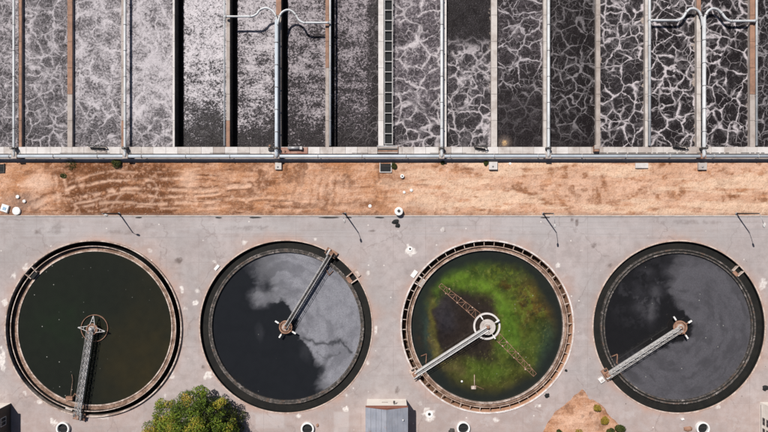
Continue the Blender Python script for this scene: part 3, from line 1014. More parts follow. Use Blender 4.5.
def pipes():
    # header pipe along the walkway and its thin companion
    zc = 1.22
    y = P(0, 156.3, zc)[1]
    path = [(XMIN + 4, y, zc), (XMAX - 4, y, zc)]
    pipe_thing('header_pipe', path, 0.28, 'pipe_blue', 'thick pale grey header pipe running the whole length of the walkway', 7.4)
    z2 = 0.30
    y2 = P(0, 159.6, z2)[1]
    pipe_thing('drain_pipe', [(XMIN + 4, y2, z2), (XMAX - 4, y2, z2)], 0.11, 'pipe_blue', 'thin blue grey pipe low in the shadow under the header pipe', 6.1)
    labs = {0: 'thin white pipe along the leftmost brown divider wall', 2: 'white pipe along the third divider wall from the left',
            4: 'very thin white pipe beside the wall where the left hooped branch ends', 5: 'thick bluish pipe feeding the two left hoops',
            6: 'thin white pipe beside the wall left of the cable tray wall', 8: 'white pipe along the first wall right of the cable tray',
            10: 'white pipe beside the wall right of the ochre foam spot', 12: 'white pipe on the wall where the right hoops start',
            13: 'thick white pipe feeding the two right hoops', 14: 'thin white pipe along the brown wall near the right edge'}
    y_in = P(0, PY_IN, ZT)[1]
    flow = {}
    for i, w in enumerate(WALLS):
        if not w[5]:
            continue
        px, r, mat = w[5]
        onwall = w[0] - 0.5 < px < w[1] + 0.5
        z = ZT + r + 0.02 if onwall or True else ZT
        x = P(px, 0, z)[0]
        # run over the walkway then elbow down into the header pipe
        yh = y
        top = (x, Y_END - 1, z)
        if i in (5, 13):
            top = (x, P(0, 21 if i == 5 else 18, z)[1], z)
        full = i in (5, 0, 2, 8, 10, 13)
        if full:
            z = z + 0.35
            top = (top[0], top[1], z)
            pth = [top, (x, yh + 0.30, z), (x, yh + 0.12, z - 0.03), (x, yh, z - 0.12), (x, yh - 0.02, zc + 0.1)]
        else:
            pth = [top, (x, y_in + 0.25, z)]
        pe = pipe_thing('channel_pipe', pth, r, mat, labs[i], 4.35, 'pipes along the divider walls')
        flow[i] = (x, z)
        if full:
            # collar where the pipe meets the header, and a valve with hand wheel on the walkway
            MB().tube([(0, yh - 0.36 - pth[0][1], zc - z), (0, yh + 0.36 - pth[0][1], zc - z)], 0.0001, 4).v  # no-op
            o = Vector(pth[0])
            MB().box(-0.42, 0.42, yh - 0.40 - o.y, yh + 0.40 - o.y, 0.13 - o.z, zc + 0.34 - o.z).build('header_saddle', 'wall_grey' if i != 13 else 'rust', pe)
            v = empty('valve', (x, y_in - 0.25, ZT))
            m = MB().box(-r - 0.14, r + 0.14, -0.16, 0.16, 0.0, 2 * r + 0.42)
            m.build('valve_body', 'dark_steel', v)
            MB().tube([(0, 0, 2 * r + 0.3 + 0.1), (0, 0, 2 * r + 0.3 + 0.55)], 0.05, 8).build('spindle', 'steel', v)
            MB().lathe([(0.20, 2 * r + 0.3 + 0.5), (0.26, 2 * r + 0.3 + 0.5), (0.26, 2 * r + 0.3 + 0.56), (0.20, 2 * r + 0.3 + 0.56)], 16).build('hand_wheel', 'dark_steel', v)
            vl = {0: 'dark valve on the leftmost pipe at the walkway edge', 2: 'dark valve on the third wall pipe at the walkway edge', 5: 'dark valve on the thick bluish pipe at the walkway edge',
                  8: 'dark valve on the first white pipe right of the cable tray', 10: 'dark valve on the pipe right of the ochre foam spot', 13: 'dark valve on the thick white pipe feeding the right hoops'}[i]
            tag(v, vl, 'valve', 'valves at the walkway edge')
    # hooped branches
    z5 = flow[5][1]
    zb = z5 + 0.05

    def hoop(pts, z, lab, mat='pipe', r=0.17):
        pth = smooth_path([PV(a, b, z) for a, b in pts], 6)
        e = pipe_thing('branch_pipe', pth, r, mat, lab, 0, 'hooped branch pipes')
        o = Vector(pth[0])
        for k in (9, 30, 44):
            q = pth[k]
            dd = (pth[k + 1] - pth[k - 1]).normalized()
            MB().tube([q - o - dd * 0.05, q - o + dd * 0.05], r * 1.35, 14).build('flange', 'steel', e, True)
        d = (pth[-1] - pth[-2]).normalized()
        c = pth[-1] - d * 0.25 - o
        MB().tube([c - d * 0.06, c + d * 0.06], r * 1.5, 14).build('flange', 'steel', e, True)
        MB().tube([-Vector((0, 0.06, 0)), Vector((0, 0.06, 0))], r * 1.4, 14).build('flange', 'steel', e, True)
        return e
    hoop([(277, 25), (276.6, 19), (274.6, 13.5), (270.5, 9.5), (265.5, 8), (260, 10), (256.5, 14.2), (252, 16.3), (245, 16.5), (224.6, 16.5)], zb, 'white branch pipe hooping from the bluish pipe to the wall on its left')
    hoop([(277.4, 25), (279, 18.5), (281.5, 13), (286.5, 10), (291.5, 10.8), (295.5, 14.5), (299, 20), (303.5, 22.6), (310, 22.7), (329.5, 22.7)], zb, 'white branch pipe hooping from the bluish pipe toward the cable tray')
    hoop([(702.8, 26), (701.8, 19), (699.5, 12.5), (695, 9), (690, 9), (686.2, 12.5), (683, 17.5), (678.5, 20.3), (672, 20.4), (650.5, 20.4)], zb - 0.25, 'white branch pipe hooping left from the thick white feeder pipe over veined foam', r=0.20)
    hoop([(702.8, 26), (704.3, 18.5), (707.3, 12), (712, 8.7), (717, 9.4), (721.5, 13), (725.5, 18.2), (730, 20.8), (736, 21), (756, 21)], zb - 0.25, 'white branch pipe hooping toward the brown wall near the right edge', r=0.20)
    # cable tray beside the white wall
    z = ZT + 0.25
    xa, xb = P(384.6, 0, z)[0], P(392.4, 0, z)[0]
    y0 = P(0, 144.5, z)[1]
    e = empty('cable_tray', ((xa + xb) / 2, y0, 0))
    hw = (xb - xa) / 2
    MB().box(-hw - 0.05, -hw + 0.05, 0, Y_END - y0, z - 0.1, z).build('side_rail', 'steel', e)
    MB().box(hw - 0.06, hw + 0.06, 0, Y_END - y0, z - 0.1, z).build('side_rail', 'steel_pale', e)
    MB().box(-hw + 0.06, hw - 0.07, 0, Y_END - y0, z - 0.42, z - 0.36).build('tray_floor', 'black', e)
    rm = MB().box(-hw + 0.051, hw - 0.061, -0.05, 0.05, z - 0.09, z - 0.005).mesh('rung', 'steel_pale')
    yy = 0.1
    while yy < Y_END - y0:
        inst(rm, 'rung', (0, yy, 0), e)
        yy += 10.15 / S
    tag(e, 'ladder-like cable tray with pale rungs over a black gap', 'cable tray')
    # crossing platform at the foot of the tray
    c = PV(387, 150, 0)
    e = empty('step_platform', (c.x, c.y, 0))
    x0, x1 = P(377.5, 0, ZT)[0] - c.x, P(397.6, 0, ZT)[0] - c.x
    ya, yb = P(0, 153.4, ZT)[1] - c.y, P(0, 145.5, ZT)[1] - c.y
    for k in range(5):
        a = ya + (yb - ya) * k / 5
        MB().box(x0, x1, a + 0.02, a + (yb - ya) / 5 - 0.02, ZT + 0.10 + 0.02 * (k % 2), ZT + 0.2).build('tread', ['wall_grey', 'rust', 'dark_steel', 'wall_grey', 'steel'][k], e)
    MB().box(x0 - 0.06, x0 - 0.004, ya, yb, ZT + 0.004, ZT + 0.32).build('stringer', 'steel', e)
    MB().box(x1 + 0.004, x1 + 0.06, ya, yb, ZT + 0.004, ZT + 0.32).build('stringer', 'rust', e)
    tag(e, 'small brown grated platform at the foot of the cable tray', 'platform')


def rail_shadow(px, py, wpx, label, mat='dark_steel', lean=0.0):
    """dark frame added on the walkway for a handrail shadow: posts, beam, hand wheels and a broken grate"""
    z = ZT
    c = PV(px, py, z)
    e = empty('shadow_frame', (c.x, c.y, z), lean)  # dark steel stands in for the zigzag shadow of a handrail
    w = wpx / S
    for s_ in (-1, 1):
        MB().box(s_ * w / 2 - 0.05, s_ * w / 2 + 0.05, -0.05, 0.05, 0, 0.75).build('post', mat, e)
    MB().box(-w / 2 - 0.05, w / 2 + 0.05, -0.07, 0.07, 0.754, 0.87).build('beam', mat, e)
    for k in range(3):
        x = (-0.3 + 0.3 * k) * w
        MB().tube([(x, 0, 0.3), (x, 0, 1.15)], 0.035, 8).build('spindle', 'steel', e)
        MB().lathe([(0.16, 1.1), (0.22, 1.1), (0.22, 1.15), (0.16, 1.15)], 14, (x, 0)).build('hand_wheel', mat, e)
    MB().box(-w / 2 + 0.3, w / 2 - 0.2, -0.55, -0.12, 0.004, 0.16).build('gear_box', mat, e)
    tag(e, label, 'sluice gate', 'frames added for handrail shadows')


def walkway_things():
    rail_shadow(98, 146.5, 17, 'dark frame added for a handrail shadow on the walkway between the second and third divider walls', lean=-0.05)
    rail_shadow(480, 147.0, 13, 'dark frame added for a handrail shadow on the walkway beside the bare pale jointed wall', lean=-0.15)
    rail_shadow(679, 146.3, 15, 'dark frame added for a long handrail shadow on the walkway left of the thick feeder pipe', lean=-0.12)
    # red oxide plate with a pump on it
    c = PV(294.5, 150.5, ZT)
    e = empty('pump_base', (c.x, c.y, ZT))
    MB().cbox(-2.2, 2.2, -0.55, 0.5, 0.014, 0.12).build('base_plate', 'red_plate', e)
    MB().tube([(-1.0, 0.35, 0.5), (0.9, 0.35, 0.5)], 0.24, 14).build('motor', 'steel', e, True)
    MB().box(0.95, 1.35, 0.1, 0.6, 0.124, 0.7).build('gear_box', 'steel_pale', e)
    for x in (-0.7, 0.0, 0.6):
        MB().box(x - 0.08, x + 0.08, 0.15, 0.55, 0.124, 0.3).build('bracket', 'dark_steel', e)
    MB().lathe([(0.0, 0.124), (0.2, 0.124), (0.18, 0.3), (0.0, 0.32)], 14, (-1.6, -0.1), closed=False).build('cap', 'rust', e)
    tag(e, 'grey pump motor on a rusty red base plate on the walkway', 'pump')
    # small brown valve box on walkway
    c = PV(595.3, 149, ZT)
    e = empty('control_box', (c.x, c.y, ZT))
    MB().cbox(-0.4, 0.35, -0.5, 0.5, 0.014, 0.75).build('body', 'rust', e)
    MB().cbox(-0.45, 0.4, -0.1, 0.55, 0.755, 0.83).build('lid', 'wall_grey', e)
    MB().box(-0.3, 0.2, -0.54, -0.503, 0.2, 0.6).build('door', 'dark_steel', e)
    tag(e, 'rusty brown control box on the walkway in front of the darkest channel', 'control box')
    # machinery beside the bluish pipe
    c = PV(270.5, 146.5, ZT)
    e = empty('penstock_gear', (c.x, c.y, ZT))
    MB().tube([(0, 0, 0.0), (0, 0, 0.7)], 0.2, 12).build('column', 'rust', e, True)
    MB().lathe([(0.3, 0.7), (0.36, 0.7), (0.36, 0.77), (0.3, 0.77)], 18).build('hand_wheel', 'dark_steel', e)
    MB().bar((-0.32, 0, 0.735), (0.32, 0, 0.735), 0.05).build('spoke', 'dark_steel', e)
    MB().cbox(-0.3, 0.5, -0.7, -0.25, 0.014, 0.4).build('gear_box', 'dark_steel', e)
    tag(e, 'rusty penstock gear with hand wheel left of the bluish pipe', 'valve gear')
    # concrete blocks under the header pipe on the soil
    for px0, px1, py0, py1, hgt, lab in ((275, 281.5, 162.6, 169.6, 0.5, 'small pale concrete block on soil at the foot of the bluish pipe'),
                                         (489.2, 497.6, 161.8, 169.6, 0.6, 'white square concrete block on soil below the bare jointed wall'),
                                         (635.8, 648.4, 163.0, 168.2, 0.4, 'flat white rectangular slab lying on the orange soil'),
                                         (698.8, 707.2, 162.6, 169.8, 0.5, 'grey concrete block on soil at the foot of the thick white feeder pipe')):
        a, b = P(px0, py1, hgt), P(px1, py0, hgt)
        e = empty('concrete_block', ((a[0] + b[0]) / 2, (a[1] + b[1]) / 2, 0))
        hx, hy = (b[0] - a[0]) / 2, (b[1] - a[1]) / 2
        MB().cbox(-hx, hx, -hy, hy, -0.2, hgt, 0.04).build('block', 'wall_white' if px0 in (489.2, 635.8) else 'wall_pale', e)
        if px0 != 635.8:
            MB().tube([(-0.1, -0.1, hgt), (-0.1, -0.1, hgt + 0.12)], 0.14, 12).build('bolt_cap', 'steel', e, True)
        tag(e, lab, 'concrete block')
    # open pits in the soil
    for px0, px1, py0, py1, lab in ((379.6, 391.6, 163.0, 172.6, 'black open pit with white kerb below the cable tray'),
                                    (-6, 5.6, 163.6, 172.8, 'black open pit at the left edge of the soil strip')):
        a, b = P(px0, py1), P(px1, py0)
        e = empty('valve_pit', ((a[0] + b[0]) / 2, (a[1] + b[1]) / 2, 0))
        hx, hy = (b[0] - a[0]) / 2, (b[1] - a[1]) / 2
        MB().box(-hx + 0.12, hx - 0.12, -hy + 0.12, hy - 0.12, 0.0, 0.16).build('pit_mouth', 'black', e)
        km = 'wall_white' if px0 > 0 else 'dark_steel'
        MB().box(-hx, hx, -hy, -hy + 0.12, 0, 0.32).build('kerb_stone', km, e)
        MB().box(-hx, -hx + 0.12, -hy + 0.121, hy, 0, 0.31).build('kerb_stone', km, e)
        MB().box(hx - 0.12, hx, -hy + 0.121, hy, 0, 0.31).build('kerb_stone', km, e)
        MB().bar((-hx + 0.1, hy * 0.4, 0.2), (hx - 0.1, hy * 0.3, 0.2), 0.07).build('crossbar', 'dark_steel', e)
        tag(e, lab, 'pit')
    # covers on the soil
    e = empty('inspection_box', (*P(4.3, 208.3, 0.4), 0), math.radians(-18))
    MB().cbox(-0.62, 0.62, -0.62, 0.62, 0, 0.4, 0.05).build('body', 'cover', e)
    MB().cbox(-0.25, 0.3, -0.3, 0.2, 0.401, 0.45, 0.02).build('lid', 'blue', e)
    tag(e, 'tilted white square box with a pale blue lid on soil', 'box')
    for px, py, r, h_, lab, cen in ((16, 211, 0.68, 0.35, 'large round white cover on soil beside the tilted square box', False),
                                    (17.3, 196.7, 0.3, 0.3, 'small white round cap on soil, upper of a pair above the square box', False),
                                    (23.9, 201.2, 0.28, 0.3, 'small white round cap on soil, lower of a pair above the square box', False),
                                    (398.8, 211.3, 0.7, 0.9, 'round white cover with a dark centre at the kerb between middle tanks', True),
                                    (402.2, 176.2, 0.33, 0.5, 'small white cap with dark spot on soil below the cable tray', True),
                                    (411.4, 190.2, 0.27, 0.2, 'small white disc on soil, right one of a close pair below the tray', False),
                                    (404.2, 192.2, 0.24, 0.2, 'small pale disc on soil, left one of a close pair below the tray', False),
                                    (510.2, 163.6, 0.22, 0.2, 'tiny white cap on soil right of the white square block', False),
                                    (370, 206, 0.3, 0.15, 'small whitish stone cap on raked soil near the kerb', False)):
        x, y_ = P(px, py, h_)
        e = empty('round_cover', (x, y_, 0))
        MB().lathe([(0, 0), (r, 0), (r, h_ - 0.06), (r * 0.9, h_), (0, h_ + 0.03)], 24, closed=False).build('cover', 'cover', e)
        if cen:
            MB().lathe([(0, h_ + 0.02), (r * 0.36, h_ + 0.02), (r * 0.36, h_ + 0.10), (0, h_ + 0.10)], 14, (0.0, 0.1 * r), closed=False).build('vent_cap', 'dark_steel', e)
        tag(e, lab, 'cover')
    # kerb between soil and pavement
    struct(MB().cbox(XMIN, XMAX, -0.09, 0.09, -0.3, 0.13, 0.03).build('kerb', 'wall_pale'), 'low pale kerb between soil and pavement')
    x = P(290, 0)[0]
    for px0, px1 in ((215, 222), (248, 262), (318, 340), (345, 352), (374, 384), (540, 550), (135, 142)):
        a, b = P(px0, 217.6), P(px1, 217)
        pts = []
        for k in range(10):
            an = 2 * math.pi * k / 10
            pts.append(((a[0] + b[0]) / 2 + (b[0] - a[0]) / 2 * math.cos(an) * random.uniform(.8, 1.1), a[1] + 0.14 * math.sin(an) * random.uniform(.6, 1.2)))
        o = MB().poly(pts, 0.004, 0.03).build('gutter_dirt', 'dark_steel', kind='stuff')
        o['label'] = 'dark dirt gathered in the gutter along the kerb'


# ------------------------------------------------------------------ round clarifier tanks
def clarifier(i, name_label, rim, zrim, prof, n=192):
    (c, R) = TC[i]
    e = empty('clarifier_tank', (c[0], c[1], 0))
    g = lambda px: px / S
    MB().lathe([(g(rim[0]), -3.5), (g(rim[0]), zrim - 0.03), (g(rim[0]) - 0.03, zrim), (g(rim[1]) + 0.03, zrim), (g(rim[1]), zrim - 0.03), (g(rim[1]), -3.5)], n).build('rim_wall', prof['rim'], e)
    zl = prof.get('line', zrim - 0.12)
    MB().lathe([(g(rim[1]) - 0.003, -3.4), (g(rim[1]) - 0.003, zl), (g(rim[1]) - 0.03, zl), (g(rim[1]) - 0.03, -3.4)], n).build('wall_lining', prof['inner'], e)
    ch = prof['chan']
    MB().lathe([(g(rim[1]) - 0.03, ch[0] - 0.2), (g(rim[1]) - 0.03, ch[0]), (g(ch[1]), ch[0]), (g(ch[1]), ch[0] - 0.2)], n).build('channel_floor', prof['floor'], e)
    lo, li, zt, zf, w1, w2 = prof['launder']     # outer r, inner r, top z, trough floor z, wall widths
    MB().lathe([(g(lo), -3.4), (g(lo), zt), (g(lo - w1), zt), (g(lo - w1), -3.4)], n).build('launder_wall', prof['lw'], e)
    if 'crest' in prof:
        MB().lathe([(g(lo) + 0.01, zt - 0.04), (g(lo) + 0.01, zt + 0.05), (g(lo - w1) - 0.01, zt + 0.05), (g(lo - w1) - 0.01, zt - 0.04)], n).build('weir_crest', prof['crest'], e)
    MB().lathe([(g(lo - w1), zf - 0.2), (g(lo - w1), zf), (g(li + w2), zf), (g(li + w2), zf - 0.2)], n).build('launder_trough', prof['lt'], e)
    MB().lathe([(g(li + w2), -3.4), (g(li + w2), prof.get('zweir', zt)), (g(li), prof.get('zweir', zt)), (g(li), -3.4)], n).build('weir_wall', prof['lweir'], e)
    tag(e, name_label, 'tank', 'round clarifier tanks')
    return e, c


def box_at(e, c, ang, r0, r1, half, z0, z1, name, mat, label=None):
    """radial box part on a tank"""
    u = Vector((math.cos(ang), math.sin(ang), 0))
    v = Vector((-u.y, u.x, 0))
    m = MB()
    k = 0
    vs = []
    for z in (z0, z1):
        for r, s_ in ((r0, -1), (r1, -1), (r1, 1), (r0, 1)):
            p = u * r + v * (s_ * half)
            vs.append((p.x, p.y, z))
    m.v = vs
    m.f = [(0, 3, 2, 1), (4, 5, 6, 7), (0, 1, 5, 4), (1, 2, 6, 5), (2, 3, 7, 6), (3, 0, 4, 7)]
    o = m.build(name, mat, e)
    if label:
        o['label'] = label
    return o


def pang(c_px, p_px):
    """plan angle from one surveyed point to another"""
    return math.atan2(-(p_px[1] - c_px[1]), p_px[0] - c_px[0])


def disc_grid(c, r, z, st=0.12):
    xs = np.arange(-r - st, r + st * 1.5, st)
    X, Y = np.meshgrid(xs, xs)
    cx = (X[:-1, :-1] + X[1:, 1:]) / 2
    cy = (Y[:-1, :-1] + Y[1:, 1:]) / 2
    keep = np.hypot(cx, cy) < r + st
    X = X + c[0]
    Y = Y + c[1]
    k = H / (H - z) * S
    return X, Y, X * k + 384, 216 - Y * k, keep


def water_mat(name, rough=0.12, scum=None, flecks=0.0):
    t = NT(name)
    p = t.pos()
    col, *_ = t.attr('tint')
    _, sc_, gl, _, _ = t.attr('masks')
    n1 = t.noise(p, 0.8, 6, 0.6)
    n2 = t.noise(p, 5.0, 4, 0.65)
    _, _, _, stk, _ = t.attr('masks')
    c = t.mix(t.ms(n1, 0.35, 0.7, 0, 0.25), col, t.mix(1.0, col, (0.55, 0.55, 0.55), 'MULTIPLY'))
    if scum:
        pw = t.vm('ADD', p, t.vm('SCALE', t.noise(p, 0.5, 4, 0.6, out=1), scale=2.5))
        cl = t.m('ADD', t.m('MULTIPLY', t.noise(pw, 0.5, 7, 0.68), 0.6), t.m('MULTIPLY', stk, 0.4))
        sa = t.m('ADD', sc_, t.m('MULTIPLY', t.m('SUBTRACT', n2, 0.5), t.ms(sc_, 0.0, 0.25, 0.0, 0.20)))
        f = t.ms(sa, 0.02, 0.98, smooth=False)
        c = t.mix(f, c, t.mix(t.ms(cl, 0.36, 0.62), scum[0], scum[1]))
        gr = t.noise(p, 6.0, 4, 0.8)
        c = t.mix(t.m('MULTIPLY', t.ms(gr, 0.62, 0.36), t.m('MULTIPLY', f, 0.45)), c, tuple(x * 0.5 for x in scum[0]))
        fl2 = t.noise(p, 9.0, 3, 0.7)
        c = t.mix(t.m('MULTIPLY', t.ms(fl2, 0.60, 0.72), t.m('MULTIPLY', f, 0.35)), c, tuple(x * 1.8 for x in scum[1]))
        rg = t.ms(f, 0, 0.7, rough, 0.75)
    else:
        rg = rough
        f = None
    if flecks:
        d = t.vor(p, 1.0)
        cc = t.n('ShaderNodeSeparateColor')
        t.t.links.new(t.vor(p, 1.0, 'F1', 1), cc.inputs[0])
        m = t.m('MULTIPLY', t.ms(d, 0.03, 0.115, 1, 0), t.ms(cc.outputs[0], 1 - flecks, 1 - flecks + 0.02))
        m = t.m('MULTIPLY', m, gl)
        c = t.mix(m, c, (0.32, 0.32, 0.29))
    w = t.noise(p, 2.2, 3, 0.5)
    return t.fin(c, rg, w, 0.05, 0.03, 0.4)


def tanks():
    # ---- tank with raised cream rim and olive water
    e, c = clarifier(0, 'round tank with raised cream rim and plain dark olive water', (88.3, 87.0), 0.42,
                     dict(rim='rim_cream', inner='channel_black', floor='channel_black', chan=(-1.9, 82.6), zweir=-0.12, launder=(82.6, 76.8, 0.34, -0.26, 0.6, 1.2),
                          lw='channel_black', lt='launder_brown', lweir='rim_cream', crest='rim_cream', line=-0.25))
    T = TANKS[0]
    ang = pang(T, (27, 268))
    for k, da in enumerate((-0.055, 0.055)):
        box_at(e, c, ang + da, 79.5 / S, 87.0 / S, 0.07, -0.6, 0.36, 'gate_wall', 'rim_cream')
    box_at(e, c, ang, 78.0 / S, 82.8 / S, 0.62, -0.22, 0.24, 'overflow_box', 'black', 'dark outlet box let into the launder')
    # deposits in the launder
    ang2 = pang(T, (69, 407))
    box_at(e, c, ang2, 82.9 / S, 86.2 / S, 0.6, -1.4, -0.2, 'sump_cover', 'wall_pale')
    X, Y, PX, PY, keep = disc_grid(c, 76.8 / S, -0.22)
    n = fbm(X, Y, 0.15, 4, 91)
    n2 = fbm(X, Y, 0.5, 4, 92)
    br = sstep(95, 150, PX + 60 * (n - 0.5)) * (0.4 + 0.6 * sstep(300, 370, PY))
    base = np.array([0.0135, 0.0150, 0.0105])
    brown = np.array([0.031, 0.0245, 0.0105])
    tint = base + (brown - base) * (br * (0.5 + 0.8 * (n2 - 0.3)))[..., None]
    gm = np.exp(-(((PX - 60) / 30) ** 2 + ((PY - 320) / 30) ** 2)) * n2
    tint = tint + gm[..., None] * np.array([0.0, 0.006, 0.0])
    tint = np.concatenate([tint, np.ones(X.shape + (1,))], -1)
    fl = np.maximum(1 - sstep(60, 130, PX), np.exp(-(((PX - 90) / 40) ** 2 + ((PY - 295) / 25) ** 2)))
    A = np.stack([np.zeros(X.shape), fl, np.zeros(X.shape), np.ones(X.shape)], -1)
    struct(grid_mesh('water', X, Y, np.full(X.shape, -0.22), water_mat('olive_water', 0.15, None, 0.45), keep, {'tint': tint, 'masks': A}), 'dark olive water in the tank with the raised rim')

    # ---- tank with light grey scum
    e, c = clarifier(1, 'round tank with pink edge, half covered by light grey scum beside the tree', (87.0, 85.8), 0.08,
                     dict(rim='rim_pink', inner='channel_black', floor='channel_black', chan=(-0.62, 78.0), launder=(78.0, 74.4, -0.20, -0.30, 1.4, 1.4),
                          lw='launder_stained', lt='launder_stained', lweir='launder_stained'))
    T = TANKS[1]
    ang = pang(T, (352.5, 277.5))
    for da in (-0.05, 0.05):
        box_at(e, c, ang + da, 78.0 / S, 86.0 / S, 0.08, -0.9, -0.02, 'gate_wall', 'rim_pink')
    box_at(e, c, ang, 76.5 / S, 80.5 / S, 0.5, -0.9, -0.12, 'overflow_box', 'rust')
    box_at(e, c, pang(T, (359, 271.5)), 87.3 / S, 90.8 / S, 0.68, -0.1, 0.22, 'hatch', 'rim_cream')
    box_at(e, c, pang(T, (213, 264)), 89.6 / S, 92.3 / S, 0.5, -0.1, 0.16, 'hatch', 'cover')
    X, Y, PX, PY, keep = disc_grid(c, 74.2 / S, -0.55, 0.1)
    wx = PX + 12 * (fbm(X, Y, 0.3, 5, 101, 0.6) - 0.5) + 4 * (fbm(X, Y, 1.3, 4, 106, 0.6) - 0.5)
    wy = PY + 12 * (fbm(X, Y, 0.3, 5, 102, 0.6) - 0.5) + 4 * (fbm(X, Y, 1.3, 4, 107, 0.6) - 0.5)
    cxp, cyp = T[0], T[1]
    rr = np.hypot(wx - cxp, wy - cyp)
    th = np.arctan2(wy - cyp, wx - cxp)
    stk = fbm(rr * 0.16, th * 2.2 + 9, 1.0, 5, 108, 0.62)
    poly = [(244, 262), (262, 246), (290, 240), (335, 250), (360, 285), (370, 325), (362, 362), (345, 398), (330, 408), (324, 385), (322, 366), (316, 360), (311, 353), (306, 347), (302, 340),
            (298, 333), (297, 322), (294, 316), (291, 306), (286, 299), (279, 297), (275, 303), (266, 305), (258, 301), (254, 290), (256, 279), (250, 272)]
    d = sdf(wx, wy, poly)
    soft = 2.0 + 9 * sstep(290, 262, PX) * sstep(290, 266, PY) + 12 * sstep(345, 390, PY)
    scum = sstep(-soft, soft, d + 8 * (stk - 0.5))
    scum *= 0.28 + 0.72 * sstep(252, 306, PX + 0.25 * (290 - PY))
    lobe = np.exp(-(np.hypot((wx - 263) / 8, (wy - 297) / 8)) ** 2) * 0.95
    lobe2 = np.exp(-(np.hypot((wx - 276) / 7, (wy - 290) / 6)) ** 2) * 0.8
    scum = np.maximum(scum, np.maximum(lobe, lobe2))
    hole = np.exp(-(np.hypot((wx - 266) / 6.0, (wy - 285) / 8.0)) ** 2)
    scum *= 1 - 0.8 * hole * sstep(0.25, 0.55, fbm(X, Y, 1.0, 4, 103, 0.65) + 0.1)
    # dark wisps torn into the lower lobe
    wsp = dist_poly(wx, wy, [(304, 338), (314, 344), (328, 343), (343, 341), (351, 350)])
    wsp2 = dist_poly(wx, wy, [(315, 352), (328, 358), (340, 352)])
    fw = fbm(X, Y, 0.9, 5, 104, 0.68)
    scum *= 1 - 0.75 * np.exp(-(wsp / (1.2 + 5.5 * np.maximum(fw - 0.4, 0))) ** 2)
    scum *= 1 - 0.5 * np.exp(-(wsp2 / (0.8 + 5 * np.maximum(fw - 0.42, 0))) ** 2)
    scum *= 0.82 + 0.25 * sstep(0.3, 0.6, stk)
    scum = np.maximum(scum, 0.08 * np.exp(-np.hypot((wx - 260) / 5, (wy - 332) / 10) ** 2))
    scum = np.maximum(scum, 0.08 * np.exp(-np.hypot((wx - 305) / 6, (wy - 352) / 12) ** 2))
    scum = np.clip(scum, 0, 1)
    tint = np.ones(X.shape + (4,)) * np.array([0.0130, 0.0140, 0.0160, 1.0])
    A = np.stack([scum, np.ones(X.shape) * sstep(280, 250, PX), stk, np.ones(X.shape)], -1)
    struct(grid_mesh('water', X, Y, np.full(X.shape, -0.55), water_mat('scummy_water', 0.12, ((0.150, 0.150, 0.172), (0.225, 0.226, 0.252)), 0.08), keep, {'tint': tint, 'masks': A}), 'black water with light grey scum')

    # ---- tank with green algae
    e, c = clarifier(2, 'round tank with white rim, bracketed orange channel and green algae water', (87.0, 85.4), 0.15,
                     dict(rim='rim_white', inner='channel_orange', floor='channel_brown', chan=(-1.5, 81.0), launder=(81.0, 76.2, -0.05, -0.40, 0.7, 1.0),
                          lw='wet_wall', lt='launder_brown', lweir='rim_cream', crest='launder_cream'))
    T = TANKS[2]
    bm_ = None
    nb = 52
    for k in range(nb):
        a = 2 * math.pi * (k + 0.3) / nb
        if bm_ is None:
            o = box_at(e, c, 0, 81.3 / S, 85.2 / S, 0.045, -0.42, -0.12, 'bracket', 'rim_cream')
            bm_ = o.data
            o.rotation_euler.z = a
        else:
            inst(bm_, 'bracket', (0, 0, 0), e, a)
    ang = pang(T, (421, 282))
    for da in (-0.045, 0.05):
        box_at(e, c, ang + da, 77.5 / S, 85.6 / S, 0.09, -0.9, 0.0, 'gate_wall', 'rim_white')
    box_at(e, c, ang, 77.0 / S, 81.5 / S, 0.55, -0.5, -0.02, 'overflow_box', 'wall_grey')
    box_at(e, c, pang(T, (413, 273)), 88.2 / S, 92.4 / S, 0.62, -0.1, 0.2, 'hatch', 'cover')
    X, Y, PX, PY, keep = disc_grid(c, 76.2 / S, -0.55, 0.1)
    wx = PX + 20 * (fbm(X, Y, 0.22, 5, 111, 0.62) - 0.5) + 5 * (fbm(X, Y, 1.2, 4, 118, 0.65) - 0.5)
    wy = PY + 20 * (fbm(X, Y, 0.22, 5, 112, 0.62) - 0.5) + 5 * (fbm(X, Y, 1.2, 4, 119, 0.65) - 0.5)
    n = fbm(X, Y, 0.6, 5, 113, 0.6)
    n3 = fbm(X, Y, 2.0, 4, 114, 0.6)
    tint = np.zeros(X.shape + (3,)) + np.array([0.022, 0.019, 0.014])
    def lay(col, m):
        nonlocal_t = tint
        nonlocal_t[...] = nonlocal_t * (1 - m[..., None]) + np.array(col) * m[..., None]
    def blob(x, y, rx, ry, a=1.0, soft=0.7):
        return a * (1 - sstep(1 - soft, 1 + soft * 0.6, np.hypot((wx - x) / rx, (wy - y) / ry)))
    rad = np.hypot(PX - T[0], PY - T[1])
    rd = np.hypot((wx - 463) / 1.0, (wy - 324) / 1.0)
    th = np.arctan2(-(wy - 324), wx - 463)
    lay((0.075, 0.050, 0.012), blob(510, 318, 56, 66, 0.98, .5))
    lay((0.055, 0.050, 0.013), blob(492, 374, 52, 34, 0.98))
    lay((0.036, 0.056, 0.011), blob(455, 285, 40, 30, 0.95))
    lay((0.040, 0.066, 0.012), blob(470, 268, 50, 16, 0.9))
    lay((0.045, 0.072, 0.012), blob(512, 285, 36, 22, 0.8) * sstep(0.3, 0.55, n))
    lay((0.090, 0.055, 0.012), blob(533, 303, 20, 32, 0.6) * sstep(0.45, 0.58, n))
    lay((0.028, 0.025, 0.012), blob(515, 330, 44, 60, 0.85) * sstep(0.50, 0.62, fbm(X, Y, 0.8, 5, 131, 0.68)))
    lay((0.085, 0.105, 0.014), blob(505, 300, 48, 50, 0.8) * sstep(0.54, 0.62, fbm(X, Y, 0.9, 5, 132, 0.7)))
